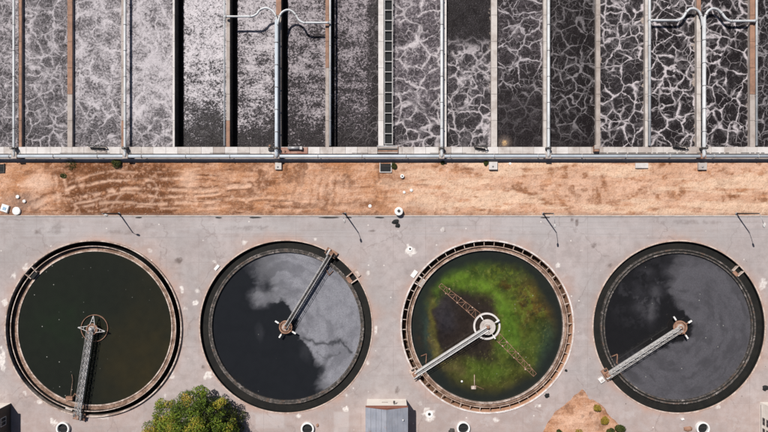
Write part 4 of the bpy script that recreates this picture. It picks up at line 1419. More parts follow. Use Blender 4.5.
    lay((0.090, 0.040, 0.012), blob(430, 345, 22, 40, 0.7) * sstep(0.48, 0.6, fbm(X, Y, 0.6, 5, 133, 0.68)))
    lay((0.045, 0.075, 0.012), blob(535, 345, 22, 28, 0.75))
    ring = np.exp(-((rd - 42) / 7.5) ** 2) * sstep(-0.9, -0.4, th) * (1 - sstep(2.5, 3.0, th))
    lay((0.082, 0.140, 0.014), np.clip(ring * (0.6 + 0.8 * (n - 0.2)), 0, 1))
    lay((0.070, 0.132, 0.014), blob(510, 325, 11, 26, 0.85, .9))
    lay((0.062, 0.120, 0.014), blob(506, 345, 12, 12, 0.6, .9))
    lay((0.062, 0.100, 0.012), blob(486, 369, 28, 14, 0.8, .9))
    lay((0.100, 0.090, 0.018), np.exp(-((wx - 431) / 4.0) ** 2) * (1 - sstep(0.6, 1.1, np.abs(wy - 325) / 40)) * 0.9)
    lay((0.030, 0.048, 0.036), np.exp(-((wx - 422.5) / 4.5) ** 2) * (1 - sstep(0.6, 1.1, np.abs(wy - 330) / 40)) * 0.9)
    lay((0.085, 0.066, 0.026), np.exp(-(dist_poly(wx, wy, [(428, 340), (440, 360), (464, 374)]) / 4.0) ** 2) * 0.6)
    lay((0.026, 0.044, 0.032), blob(546, 355, 12, 28, 0.8))
    core = 1 - sstep(25, 37, rd + 7 * (fbm(X, Y, 0.5, 3, 117) - 0.5))
    lay((0.023, 0.0165, 0.0135), core * 0.97)
    lay((0.024, 0.018, 0.0135), blob(486, 312, 15, 13, 0.8, .8))
    lay((0.024, 0.018, 0.014), blob(472, 350, 26, 13, 0.9, .6))
    lay((0.040, 0.042, 0.056), blob(446, 318, 10, 16, 0.35, .9))
    fib = fbm(X + 2 * n, Y + 2 * n3, 3.2, 4, 134, 0.7)
    tint *= np.clip(0.5 + 0.95 * n + 0.7 * (n3 - 0.5) + 0.6 * (fib - 0.5), 0.25, 2.0)[..., None]
    bits = sstep(0.66, 0.72, fib) * (1 - core) * (rad < 62)
    lay((0.15, 0.15, 0.045), bits * 0.5)
    edge = sstep(57, 71, rad + 9 * (fbm(X, Y, 0.3, 3, 115) - 0.5) - 6 * sstep(430, 410, PX))
    lay((0.014, 0.017, 0.015), edge * 0.95)
    tint = np.concatenate([tint, np.ones(X.shape + (1,))], -1)
    A = np.stack([np.zeros(X.shape), (rad < 64) * 1.0 * sstep(470, 490, PX), np.zeros(X.shape), np.ones(X.shape)], -1)
    struct(grid_mesh('water', X, Y, np.full(X.shape, -0.55), water_mat('algae_water', 0.2, None, 0.22), keep, {'tint': tint, 'masks': A}), 'dark water with bright green algae')

    # ---- tank with dark grey scum
    e, c = clarifier(3, 'round tank with pink edge and dull dark grey scum, nearest the right edge', (87.0, 85.6), 0.08,
                     dict(rim='rim_pink', inner='channel_black', floor='channel_black', chan=(-0.62, 77.8), launder=(77.8, 73.6, -0.20, -0.34, 1.5, 1.3),
                          lw='launder_stained', lt='channel_black', lweir='launder_stained'))
    T = TANKS[3]
    ang = pang(T, (740, 270))
    for da in (-0.045, 0.045):
        box_at(e, c, ang + da, 78.0 / S, 86.0 / S, 0.07, -0.9, -0.02, 'gate_wall', 'rim_cream')
    box_at(e, c, ang, 76.5 / S, 80.0 / S, 0.5, -0.9, -0.12, 'overflow_box', 'rust')
    X, Y, PX, PY, keep = disc_grid(c, 73.8 / S, -0.55, 0.1)
    wx = PX + 12 * (fbm(X, Y, 0.3, 5, 121, 0.6) - 0.5) + 4 * (fbm(X, Y, 1.3, 4, 126, 0.6) - 0.5)
    wy = PY + 12 * (fbm(X, Y, 0.3, 5, 122, 0.6) - 0.5) + 4 * (fbm(X, Y, 1.3, 4, 127, 0.6) - 0.5)
    rr = np.hypot(wx - T[0], wy - T[1])
    th = np.arctan2(wy - T[1], wx - T[0])
    stk = fbm(rr * 0.16, th * 2.2 + 9, 1.0, 5, 128, 0.62)
    poly = [(684, 244), (724, 252), (754, 290), (761, 330), (750, 372), (722, 402), (680, 411), (640, 403), (610, 376), (622, 366), (640, 359), (660, 350), (671, 344), (681, 343), (691, 338),
            (694, 322), (688, 310), (677, 304), (672, 292), (671, 276), (677, 262)]
    d = sdf(wx, wy, poly)
    soft = 3.0 + 16 * sstep(670, 620, PX) + 14 * sstep(305, 262, PY)
    scum = sstep(-soft, soft, d + 6 * (stk - 0.5))
    scum *= 0.78 + 0.30 * sstep(0.3, 0.6, stk)
    v1 = fbm(wx * 0.1, wy * 0.1, 0.9, 5, 123, 0.68)
    veil = 0.55 * sstep(0.44, 0.68, v1) * np.exp(-np.hypot((wx - 648) / 26, (wy - 292) / 28) ** 2)
    for x, y, rx, ry, a in ((652, 308, 5, 13, .6), (640, 305, 9, 7, .4), (656, 292, 10, 7, .45), (646, 275, 10, 8, .3), (636, 290, 8, 9, .25)):
        veil = np.maximum(veil, a * np.exp(-(np.hypot((wx - x) / rx, (wy - y) / ry)) ** 2) * sstep(0.35, 0.6, fbm(X, Y, 0.8, 5, 124, 0.68) + 0.08))
    scum = np.clip(np.maximum(scum, veil), 0, 1)
    tint = np.ones(X.shape + (4,)) * np.array([0.0120, 0.0115, 0.0120, 1.0])
    A = np.stack([scum, np.ones(X.shape), stk, np.ones(X.shape)], -1)
    struct(grid_mesh('water', X, Y, np.full(X.shape, -0.55), water_mat('dull_scum_water', 0.12, ((0.054, 0.052, 0.060), (0.080, 0.077, 0.088)), 0.18), keep, {'tint': tint, 'masks': A}), 'black water with dull dark grey scum')


def bridge(i, end_px, style, label):
    T = TANKS[i]
    c = TC[i][0]
    ang = pang(T, end_px)
    e = empty('scraper_bridge', (c[0], c[1], 0), ang)
    zw = -0.22 if i == 0 else -0.55
    zd = style.get('z', 0.75)
    Rr = TANKS[i][2] / S
    L = Rr + 0.15
    hw = style.get('hw', 0.5)
    x0 = style.get('x0', -0.4)
    steel = style['steel']
    # main beams
    for s_ in (-1, 1):
        MB().box(x0, L, s_ * hw - 0.06, s_ * hw + 0.06, zd - 0.35, zd).build('main_beam', steel, e)
    # deck: grating bars
    m = MB()
    x = x0 + 0.1
    while x < L - 0.1:
        w = style.get('barw', 0.09)
        m.box(x, x + w, -hw + 0.062, hw - 0.062, zd - 0.10, zd - 0.05 + random.uniform(-0.01, 0.01))
        x += style.get('pitch', 0.2)
    m.build('deck_grating', style.get('deck', steel), e, kind='stuff')
    if style.get('plate'):
        MB().box(x0 + 0.2, L - 0.3, -style['plate'], style['plate'], zd - 0.04, zd - 0.01).build('cable_channel', 'dark_steel', e)
    # handrails with posts
    for s_ in (-1, 1):
        r = MB()
        for zz in (zd + 0.45, zd + 0.85):
            r.tube([(x0 + 0.6, s_ * (hw + 0.02), zz), (L - 0.3, s_ * (hw + 0.02), zz)], 0.035, 6)
        r.build('handrail', style.get('rail', steel), e)
        p = MB()
        x = x0 + 0.7
        while x < L - 0.2:
            p.box(x - 0.03, x + 0.03, s_ * (hw + 0.02) - 0.03, s_ * (hw + 0.02) + 0.03, zd + 0.004, zd + 0.85)
            x += 1.25
        p.build('rail_posts', style.get('rail', steel), e, kind='stuff')
        if style.get('lattice'):
            q = MB()
            x = x0 + 0.7
            k = 0
            while x < L - 0.8:
                a, b = (zd + 0.02, zd + 0.85) if k % 2 else (zd + 0.85, zd + 0.02)
                q.bar((x, s_ * (hw + 0.03), a), (x + 0.62, s_ * (hw - 0.02), b), 0.05)
                q.bar((x, s_ * hw, zd + 0.03), (x + 0.62, -s_ * hw * 0.2, zd + 0.03), 0.06)
                x += 0.62
                k += 1
            q.build('lattice_bracing', style.get('rail', steel), e, kind='stuff')
    # end carriage on the rim
    MB().cbox(L - 0.75, L + 0.35, -1.0, 1.0, 0.44 if i == 0 else 0.18, 0.62 if i == 0 else 0.42).build('end_carriage', 'rust' if i != 2 else 'rim_pink', e)
    zc = 0.63 if i == 0 else 0.43
    MB().cbox(L - 0.55, L + 0.1, -0.35, 0.25, zc, zc + 0.55).build('drive_motor', 'rust', e)
    MB().tube([(L - 0.9, 0.45, zc + 0.25), (L + 0.3, 0.45, zc + 0.25)], 0.16, 10).build('gear_shaft', 'steel_pale', e, True)
    for s_ in (-1, 1):
        MB().tube([(L - 0.35, s_ * 0.8 - 0.1, zc - 0.02), (L - 0.35, s_ * 0.8 + 0.1, zc - 0.02)], 0.30, 16).build('wheel', 'dark_steel', e, True)
    # hub
    hr = style['hub_r']
    hz = zd - 0.15
    MB().lathe([(0, zw - 1), (0.55, zw - 1), (0.55, hz), (0, hz)], 24, closed=False).build('centre_column', 'wall_grey', e)
    MB().lathe([(hr - style['hub_w'], hz - 0.2), (hr, hz - 0.2), (hr, hz), (hr - style['hub_w'], hz)], 40).build('hub_ring', style['hub_mat'], e)
    MB().lathe([(0.15, hz), (hr * 0.7, hz - 0.08), (hr * 0.7, hz - 0.2), (0.15, hz - 0.2)], 20).build('turntable', style.get('table', 'rust'), e)
    MB().tube([(0, 0, hz), (0, 0, zd + 0.25)], [0.35, 0.26], 14).build('slip_ring', style.get('slip', 'rust'), e, True)
    # stub arms
    for k in (1, 2, 3):
        a = k * math.pi / 2
        u = Vector((math.cos(a), math.sin(a), 0))
        s0, s1 = style['stub']
        v = Vector((-u.y, u.x, 0))
        hh = zd - 0.1
        if style.get('taper'):
            m = MB()
            for q in (-1, 1):
                m.bar(u * s0 + v * (q * 0.42) + Vector((0, 0, hh)), u * s1 + Vector((0, 0, hh)), 0.09)
            m.bar(u * (s0 * .6 + s1 * .4) + v * 0.24 + Vector((0, 0, hh)), u * (s0 * .6 + s1 * .4) - v * 0.24 + Vector((0, 0, hh)), 0.06)
            m.bar(u * (s0 * .3 + s1 * .7) + v * 0.12 + Vector((0, 0, hh)), u * s1 + Vector((0, 0, hh)), 0.14)
            m.build('stub_arm', 'steel_pale', e)
        else:
            m = MB()
            m.bar(u * s0 + Vector((0, 0, hh)), u * s1 + Vector((0, 0, hh)), 0.12)
            so_ = m.build('stub_arm', style.get('hub_mat'), e)
            w = style.get('tipw', 0.24)
            MB().bar(u * (s1 - 0.62) + Vector((0, 0, hh + 0.03)), u * (s1 + 0.05) + Vector((0, 0, hh + 0.03)), w, 0.2).build('float_tip', 'cover', so_)
    if style.get('outer'):
        r, w, mat = style['outer']
        MB().lathe([(r - w, zw - 0.3), (r, zw - 0.3), (r, zw + 0.22), (r - w, zw + 0.22)], 72).build('stilling_ring', mat, e)
    # scum skimmer near the rim
    sr = (Rr - 2.6)
    m = MB()
    m.bar((sr, -hw - 0.1, zw + 0.12), (sr - 0.9, -hw - 1.3, zw + 0.12), 0.10, 0.25)
    m.bar((sr - 0.9, -hw - 1.3, zw + 0.12), (sr + 0.1, -hw - 1.5, zw + 0.12), 0.08, 0.25)
    m.bar((sr, -hw - 0.1, zw + 0.3), (sr, -hw + 0.1, zd - 0.1), 0.06)
    m.build('skimmer', 'rust', e)
    if style.get('rakes'):
        for (a_px, b_px) in style['rakes']:
            # lattice rake arms just breaking the surface, in the bridge's own frame
            z = zw + 0.10
            a = PV(*a_px, z) - Vector((c[0], c[1], 0))
            b = PV(*b_px, z) - Vector((c[0], c[1], 0))
            R = Matrix.Rotation(-ang, 3, 'Z')
            a, b = R @ a, R @ b
            d = (b - a).normalized()
            v = Vector((-d.y, d.x, 0))
            Lr = (b - a).length
            w0, w1 = 0.62, 0.34
            m = MB()
            for s_ in (-1, 1):
                m.bar(a + v * s_ * w0, b + v * s_ * w1, 0.075, 0.08)
            k = int(Lr / 1.0)
            for j in range(k + 1):
                t0 = j / k
                w = w0 + (w1 - w0) * t0
                p0 = a + d * Lr * t0
                m.bar(p0 - v * w, p0 + v * w, 0.06, 0.06)
                if j < k:
                    t1 = (j + 1) / k
                    ww = w0 + (w1 - w0) * t1
                    p1 = a + d * Lr * t1
                    s_ = 1 if j % 2 else -1
                    m.bar(p0 - v * w * s_, p1 + v * ww * s_, 0.05, 0.05)
            ro = m.build('rake_arm', 'rust', e)
            for s_ in (-1, 1):
                for j in range(3):
                    p0 = a + d * Lr * (0.2 + 0.3 * j) + v * s_ * 0.5
                    MB().box(p0.x - 0.1, p0.x + 0.1, p0.y - 0.1, p0.y + 0.1, zw - 0.1, zw + 0.2).build('plough_blade', 'launder_cream', ro)
    tag(e, label, 'bridge', 'rotating scraper bridges')
    return e


def bridges():
    bridge(0, (81.0, 415.0), dict(steel='steel', rail='steel_pale', deck='steel', hw=0.29, lattice=True, hub_r=0.95, hub_w=0.2, hub_mat='rust', table='rust',
                                  stub=(0.7, 2.25), taper=True, outer=(13.6 / S, 0.09, 'rust'), pitch=0.22, barw=0.1, z=0.95, slip='steel'),
           'grey latticed scraper bridge with star shaped hub over dark olive water')
    bridge(1, (332.0, 252.0), dict(steel='steel_pale', rail='steel_pale', deck='dark_steel', hw=0.27, hub_r=1.1, hub_w=0.22, hub_mat='rust', stub=(1.0, 1.95), pitch=0.34, barw=0.1, plate=0.12, z=0.55),
           'narrow two railed scraper bridge pointing up over light grey scum')
    bridge(2, (413.0, 374.5), dict(steel='steel_pale', rail='cover', deck='steel', hw=0.27, hub_r=1.3, hub_w=0.45, hub_mat='wall_pale', table='wall_pale', slip='rust', stub=(1.2, 2.2), pitch=0.2, barw=0.12,
                                   plate=0.1, outer=(13.6 / S, 0.30, 'wall_white'), z=0.55, rakes=[((478, 316), (440, 285)), ((497, 336), (535, 375))], tipw=0.2),
           'white scraper bridge with ring shaped hub over green algae water')
    bridge(3, (603.0, 376.0), dict(steel='steel_pale', rail='steel_pale', deck='steel_pale', hw=0.27, lattice=True, hub_r=1.15, hub_w=0.26, hub_mat='rust', stub=(1.0, 2.1), pitch=0.24, barw=0.1, z=0.6),
           'pale latticed scraper bridge with brown hub over dull dark scum')
    # loose gear in the algae tank
    e = empty('scum_chute', (*P(474.5, 386, -0.4), -0.55))
    MB().tube([(0, 1.9, 0.05), (0, -0.2, 0.15)], 0.07, 8).build('pipe_run', 'launder_cream', e, True)
    MB().cbox(-0.55, 0.25, -0.55, 0.0, -0.3, 0.2).build('hopper', 'rim_cream', e)
    MB().tube([(0.05, 0.1, 0.12), (1.6, -0.6, 0.05)], 0.04, 6).build('brace', 'rust', e)
    MB().tube([(-2.1, 0.75, 0.0), (-2.1, 0.75, 0.18)], 0.18, 10).build('float', 'cover', e, True)
    tag(e, 'small pale pipe and hopper at the lower edge of the algae water', 'chute')
    # chain on the olive tank
    e = empty('scum_box', (*P(69.5, 398, 0.1), -0.05))
    MB().cbox(-0.5, 0.6, -0.35, 0.3, 0, 0.4).build('body', 'rust', e)
    MB().tube([(0.2, 0.2, 0.2), (0.5, 3.0, 0.08), (0.35, 3.9, 0.1)], 0.05, 6).build('hose', 'launder_brown', e)
    tag(e, 'small rusty scum box with thin hose beside the grey latticed bridge', 'box')


# ------------------------------------------------------------------ buildings
def house_mid():
    h = 3.8
    x0, x1 = P(365.5, 0, h)[0], P(408.0, 0, h)[0]
    yn = P(0, 399.0, 0)[1]
    ys = yn - 16
    cx = (x0 + x1) / 2
    e = empty('service_building', (cx, yn, 0))
    w = (x1 - x0) / 2
    MB().box(-w + 0.15, w - 0.15, -16, -0.01, 0, h - 0.2).build('wall', 'cream', e)
    # fascia and low gable roof with sheets
    MB().box(-w, w, -0.22, 0.12, h - 0.35, h - 0.02).build('fascia', 'fascia', e)
    sheets = 8
    mats = []
    t = NT('grey_metal_roof')
    p = t.pos()
    n = t.noise(p, 0.5, 5, 0.6)
    n2 = t.noise(t.vm('MULTIPLY', p, (3, 0.4, 1)), 1.5, 4, 0.6)
    cc = t.mix(t.ms(n, 0.3, 0.7), (0.215, 0.23, 0.27), (0.285, 0.295, 0.335))
    cc = t.mix(t.ms(n2, 0.5, 0.75, 0, 0.5), cc, (0.16, 0.15, 0.15))
    cc = t.mix(t.ms(t.noise(p, 0.35, 4), 0.6, 0.7, 0, 0.6), cc, (0.23, 0.15, 0.12))
    rm = t.fin(cc, 0.5, n2, 0.2, 0.02, 0.4)
    M['roof_metal'] = rm
    rise = 1.15
    sw = w / 4
    for k in range(8):
        a = -w + k * sw
        b = a + sw - 0.02
        za = h + rise * (1 - abs(a) / w)
        zb = h + rise * (1 - abs(b) / w)
        m = MB()
        m.v = [(a, -16, za), (b, -16, zb), (b, -0.05, zb), (a, -0.05, za), (a, -16, za + 0.04), (b, -16, zb + 0.04), (b, -0.05, zb + 0.04), (a, -0.05, za + 0.04)]
        m.f = [(0, 3, 2, 1), (4, 5, 6, 7), (0, 1, 5, 4), (1, 2, 6, 5), (2, 3, 7, 6), (3, 0, 4, 7)]
        # standing seam
        m.box(b - 0.05, b + 0.0, -16, -0.06, zb + 0.045, zb + 0.10)
        m.build('roof_sheet', 'roof_metal', e)
    # gable triangle
    m = MB()
    m.v = [(-w + 0.1, -0.13, h - 0.02), (w - 0.1, -0.13, h - 0.02), (0, -0.13, h + rise - 0.03), (-w + 0.1, -0.3, h - 0.02), (w - 0.1, -0.3, h - 0.02), (0, -0.3, h + rise - 0.03)]
    m.f = [(0, 1, 2), (3, 5, 4), (0, 3, 4, 1), (1, 4, 5, 2), (2, 5, 3, 0)]
    m.build('gable', 'fascia', e)
    # wall fittings: lamp, vent, sill
    MB().box(-0.8, 0.1, 0.0, 0.08, 1.6, 1.9).build('wall_vent', 'wall_grey', e)
    MB().tube([(1.2, 0, 2.6), (1.2, 0.5, 2.9)], 0.06, 8).build('wall_lamp', 'dark_steel', e)
    MB().box(1.05, 1.35, 0.3, 0.7, 2.9, 3.0).build('lamp_head', 'dark_steel', e)
    # roof vents
    for x, y in ((-1.3, -5.2), (1.4, -4.6), (2.6, -1.9)):
        zz = h + rise * (1 - abs(x) / w)
        if x < 2:
            MB().box(x - 0.75, x + 0.75, y - 0.06, y + 0.06, zz + 0.15, zz + 0.27).build('vent_bar', 'dark_steel', e)
            MB().tube([(x, y, zz), (x, y, zz + 0.5)], 0.13, 10).build('roof_vent', 'dark_steel', e, True)
        else:
            MB().tube([(x, y, zz), (x, y, zz + 0.35)], 0.1, 10).build('roof_vent', 'cover', e, True)
    tag(e, 'cream walled building with two tone grey sheet metal roof at the bottom edge', 'building')


def house_left():
    h = 3.4
    xe = P(11.0, 0, 0)[0]
    yn = P(0, 403.0, 0)[1]
    e = empty('plant_building', (xe, yn, 0))
    MB().box(-12, -0.01, -16, -0.01, 0, h).build('wall', 'cream', e)
    MB().cbox(-12.2, 0.18, -16.2, 0.18, h + 0.003, h + 0.25).build('roof', 'wall_grey', e)
    MB().box(0.0, 0.025, -16, -0.05, 0.05, h - 0.02).build('shade_panel', 'dark_steel', e)  # dark panel paints the shade of the east wall
    for k in range(5):
        y = -2.2 - k * 2.6
        wv = MB().box(-0.03, 0.03, y - 0.9, y + 0.5, 1.2, 2.5).build('window', 'pipe_blue', e)
        MB().box(0.031, 0.045, y - 0.8, y - 0.22, 1.3, 2.4).build('pane', 'glass', wv)
        MB().box(0.031, 0.045, y - 0.16, y + 0.4, 1.3, 2.4).build('pane', 'glass', wv)
    tag(e, 'cream building with its shaded side wall at the bottom left corner', 'building')


def house_right():
    h = 4.2
    xw = P(759.8, 0, 0)[0]
    yn = P(0, 402.0, 0)[1]
    e = empty('office_building', (xw, yn, 0))
    MB().box(0.01, 12, -16, -0.01, 0, h).build('wall', 'cream', e)
    MB().cbox(-0.2, 12.2, -16.2, 0.2, h + 0.003, h + 0.3).build('roof', 'wall_grey', e)
    for k in range(4):
        y = -2.9 - k * 1.75
        for z0, z1 in ((0.7, 1.3), (1.6, 2.9)):
            wv = MB().box(-0.04, 0.03, y - 0.62, y + 0.62, z0, z1).build('window', 'wall_grey', e)
            MB().box(-0.055, -0.041, y - 0.54, y - 0.03, z0 + 0.07, z1 - 0.07).build('pane', 'glass', wv)
            MB().box(-0.055, -0.041, y + 0.03, y + 0.54, z0 + 0.07, z1 - 0.07).build('pane', 'glass', wv)
    MB().box(-0.06, 0.03, -16, -0.3, 0.35, 0.5).build('sill_band', 'wall_pale', e)
    tag(e, 'cream building with dark windows at the bottom right corner', 'building')


# ------------------------------------------------------------------ lamp posts, vents, small things
def lamp(px, label, arm=1.5, adir=-math.pi / 2):
    e = empty('street_lamp', (*P(px, 213.6), 0))
    hgt = 5.6
    MB().tube([(0, 0, 0), (0, 0, 0.25)], 0.22, 12).build('base', 'steel', e, True)
    MB().tube([(0, 0, 0.25), (0, 0, hgt)], [0.13, 0.085], 10).build('pole', 'dark_steel', e, True)
    u = Vector((math.cos(adir), math.sin(adir), 0))
    MB().tube([Vector((0, 0, hgt)), u * arm * 0.5 + Vector((0, 0, hgt + 0.25)), u * arm + Vector((0, 0, hgt + 0.28))], 0.045, 8).build('arm', 'steel', e, True)
    hm = MB()
    a = u * arm + Vector((0, 0, hgt + 0.24))
    b = u * (arm + 0.65) + Vector((0, 0, hgt + 0.24))
    hm.tube([a, a * 0.7 + b * 0.3, b * 0.8 + a * 0.2, b], [0.08, 0.17, 0.16, 0.07], 10)
    hd = hm.build('lamp_head', 'steel_pale', e, True)
    MB().bar(a * 0.6 + b * 0.4 - Vector((0, 0, 0.17)), a * 0.2 + b * 0.8 - Vector((0, 0, 0.17)), 0.2, 0.03).build('diffuser', 'cover', hd)
    tag(e, label, 'street lamp', 'street lamps along the kerb')


def small_things():
    lamp(119.5, 'street lamp at the kerb above the olive water tank', 0.5, -0.3)
    lamp(345.0, 'street lamp at the kerb near the hatch of the grey scum tank', 0.9, -1.3)
    lamp(543.0, 'street lamp at the kerb above the algae tank', 1.6, -1.5)
    lamp(736.0, 'street lamp at the kerb nearest the right edge', 1.7, -1.3)
    for px, py, lab in ((62.3, 429, 'white rimmed open vent shaft between the dark building and the tree'), (307.3, 429.3, 'white rimmed open vent shaft between the tree and the metal roof'),
                        (463.6, 428.5, 'white rimmed open vent shaft between the metal roof and the soil wedge'), (703.5, 428.8, 'white rimmed open vent shaft left of the windowed building')):
        hgt = 0.5
        e = empty('vent_shaft', (*P(px, py, hgt), 0))
        R, r = 6.6 / S, 5.0 / S
        MB().lathe([(R, -0.1), (R, hgt - 0.04), (R - 0.04, hgt), (r + 0.04, hgt), (r, hgt - 0.04), (r, -0.1)], 40).build('shaft_ring', 'cover', e, False)
        MB().lathe([(0, 0.08), (r, 0.08), (r, 0.02), (0, 0.02)], 32, closed=False).build('shaft_floor', 'black', e)
        MB().bar((-r + 0.02, 0.1, hgt - 0.3), (r - 0.02, 0.1, hgt - 0.3), 0.07).build('crossbar', 'dark_steel', e)
        MB().lathe([(0, 0.085), (r * 0.45, 0.085), (r * 0.45, 0.14), (0, 0.15)], 18, (0.1, 0.1), closed=False).build('fan_hub', 'black', e)
        tag(e, lab, 'vent shaft', 'round vent shafts')
    for px, py, r, lab in ((410.0, 248.8, 0.42, 'manhole with dark centre between the grey scum and algae tanks'), (429.3, 414.0, 0.62, 'pale manhole with dark centre right of the metal roof')):
        e = empty('manhole', (*P(px, py), 0))
        MB().lathe([(0, 0.0), (r, 0.0), (r, 0.07), (0, 0.08)], 26, closed=False).build('frame', 'cover', e)
        MB().lathe([(0, 0.085), (r * 0.4, 0.085), (r * 0.4, 0.12), (0, 0.12)], 18, closed=False).build('cover', 'dark_steel', e)
        tag(e, lab, 'manhole')
    # dark scraps on the pavement
    def heap(name, px, py, rx, ry, h, mat, lab, cat, seed):
        r_ = random.Random(seed)
        m = MB()
        n = 12
        rings = 4
        m.v.append((0, 0, h))
        for q in range(1, rings + 1):
            f = q / rings
            for k in range(n):
                a = 2 * math.pi * k / n
                rr = f * r_.uniform(0.75, 1.2) if q == rings else f * r_.uniform(0.85, 1.1)
                m.v.append((rx * rr * math.cos(a), ry * rr * math.sin(a), h * (1 - f ** 2) * r_.uniform(0.7, 1.15) if q < rings else -0.01))
        for k in range(n):
            m.f.append((0, 1 + k, 1 + (k + 1) % n))
        for q in range(rings - 1):
            for k in range(n):
                a, b = 1 + q * n + k, 1 + q * n + (k + 1) % n
                m.f.append((a, a + n, b + n, b))
        o = m.build(name, mat)
        o.location = (*P(px, py), 0)
        return tag(o, lab, cat)
    heap('black_sheeting', 395.6, 221.8, 0.66, 0.42, 0.18, 'black', 'crumpled black sheeting on the pavement below the round cover', 'sheeting', 1)
    heap('black_sack', 397.8, 225.6, 0.42, 0.4, 0.22, 'black', 'small black sack touching the crumpled sheeting', 'sack', 2)
    heap('rubber_mat', 547, 395.5, 0.45, 0.42, 0.12, 'black', 'small black scrap on pavement beside the algae tank, near the soil wedge', 'scrap', 3)
    heap('black_lump', 566.2, 370.6, 0.25, 0.25, 0.15, 'black', 'tiny black lump against the white rim of the algae tank', 'scrap', 4)
    heap('dark_lump', 765.5, 388, 0.55, 0.5, 0.25, 'black', 'black lump at the right edge above the windowed building', 'scrap', 5)
    heap('dark_debris', 452, 431, 0.55, 0.5, 0.3, 'dark_steel', 'dark debris beside the vent shaft left of the soil wedge', 'debris', 6)
    heap('rust_debris', 687.5, 429.0, 0.8, 0.5, 0.35, 'rust', 'heap of rusty debris beside the vent shaft near the windowed building', 'debris', 7)
    heap('small_debris', 317.5, 425.5, 0.3, 0.35, 0.2, 'rust', 'small brown debris right of the vent shaft next to the tree', 'debris', 8)
    e = empty('white_case', (*P(602.0, 380.4, 0.4), 0), 0.6)
    MB().cbox(-0.42, 0.42, -0.4, 0.4, 0, 0.42, 0.06).build('body', 'cover', e)
    MB().cbox(-0.25, 0.25, -0.2, 0.2, 0.421, 0.47, 0.02).build('lid', 'wall_pale', e)
    tag(e, 'small white case beside the end carriage of the pale latticed bridge', 'case')
    e = empty('junction_box', (*P(683.0, 419.5, 0.3), 0), 0.3)
    MB().cbox(-0.25, 0.25, -0.12, 0.12, 0, 0.3, 0.03).build('body', 'cover', e)
    MB().box(-0.2, 0.2, -0.15, -0.121, 0.05, 0.25).build('door', 'steel', e)
    tag(e, 'tiny white junction box on pavement above the rusty debris', 'box')


# ------------------------------------------------------------------ vegetation
def leaf_mat(name, cols):
    t = NT(name)
    p = t.pos()
    _, r_, g_, _, _ = t.attr('leaf')
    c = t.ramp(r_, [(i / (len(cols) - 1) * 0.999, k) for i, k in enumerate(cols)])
    c = t.mix(t.ms(t.noise(p, 0.7, 3), 0.35, 0.7, 0, 0.35), c, (0.05, 0.085, 0.012))
    m = t.fin(c, 0.6, None, spec=0.25)
    # a little light through the leaves
    tr = t.n('ShaderNodeBsdfTranslucent')
    t.t.links.new(c, tr.inputs[0])
    mx = t.n('ShaderNodeMixShader')
    mx.inputs[0].default_value = 0.25
    t.t.links.new(t.bsdf.outputs[0], mx.inputs[1])
    t.t.links.new(tr.outputs[0], mx.inputs[2])
    t.t.links.new(mx.outputs[0], t.out.inputs[0])
    return m


def leaves(name, blobs, count, size, mat, parent, seed, tints=None):
    """blobs: (x,y,z,rx,ry,rz, tint) ellipsoids; leaf quads spread through their shells"""
    r_ = np.random.default_rng(seed)
    vol = np.array([b[3] * b[4] for b in blobs])
    pick = r_.choice(len(blobs), count, p=vol / vol.sum())
    B = np.array([b[:7] for b in blobs], float)[pick]
    d = r_.normal(size=(count, 3))
    d /= np.linalg.norm(d, axis=1)[:, None]
    rad = 0.62 + 0.42 * r_.random(count) ** 0.6
    lump = 0.82 + 0.36 * fbm(d[:, 0] * 2 + pick * 3.1, d[:, 1] * 2 + d[:, 2] * 2, 1.3, 3, seed + 5)
    C = B[:, :3] + d * B[:, 3:6] * (rad * lump)[:, None]
    C[:, 2] = np.maximum(C[:, 2], 0.08)
    nrm = d + r_.normal(size=(count, 3)) * 0.7 + np.array([0, 0, 0.5])
    nrm /= np.linalg.norm(nrm, axis=1)[:, None]
    t0 = np.cross(nrm, r_.normal(size=(count, 3)))
    t0 /= np.linalg.norm(t0, axis=1)[:, None]
    t1 = np.cross(nrm, t0)
    s = size * (0.6 + 0.8 * r_.random(count))[:, None]
    V = np.stack([C - t0 * s, C - t1 * s * 0.55 + nrm * s * 0.12, C + t0 * s, C + t1 * s * 0.55 + nrm * s * 0.12], 1).reshape(-1, 3)
    F = np.arange(count * 4).reshape(-1, 4)
    tint = np.clip(B[:, 6] + 0.13 * r_.normal(size=count), 0, 1)
    me = bpy.data.meshes.new(name)
    me.vertices.add(len(V))
    me.vertices.foreach_set('co', V.astype(np.float32).reshape(-1))
    me.loops.add(F.size)
    me.loops.foreach_set('vertex_index', F.reshape(-1).astype(np.int32))
    me.polygons.add(count)
    me.polygons.foreach_set('loop_start', np.arange(0, F.size, 4, dtype=np.int32))
    me.polygons.foreach_set('loop_total', np.full(count, 4, dtype=np.int32))
    me.update(calc_edges=True)
    at = me.attributes.new('leaf', 'FLOAT_COLOR', 'POINT')
    col = np.repeat(np.stack([tint, tint, tint, np.ones(count)], -1), 4, 0)
    at.data.foreach_set('color', col.astype(np.float32).reshape(-1))
    me.materials.append(mat)
    o = bpy.data.objects.new(name, me)
    COL.objects.link(o)
    o.parent = parent
    return o


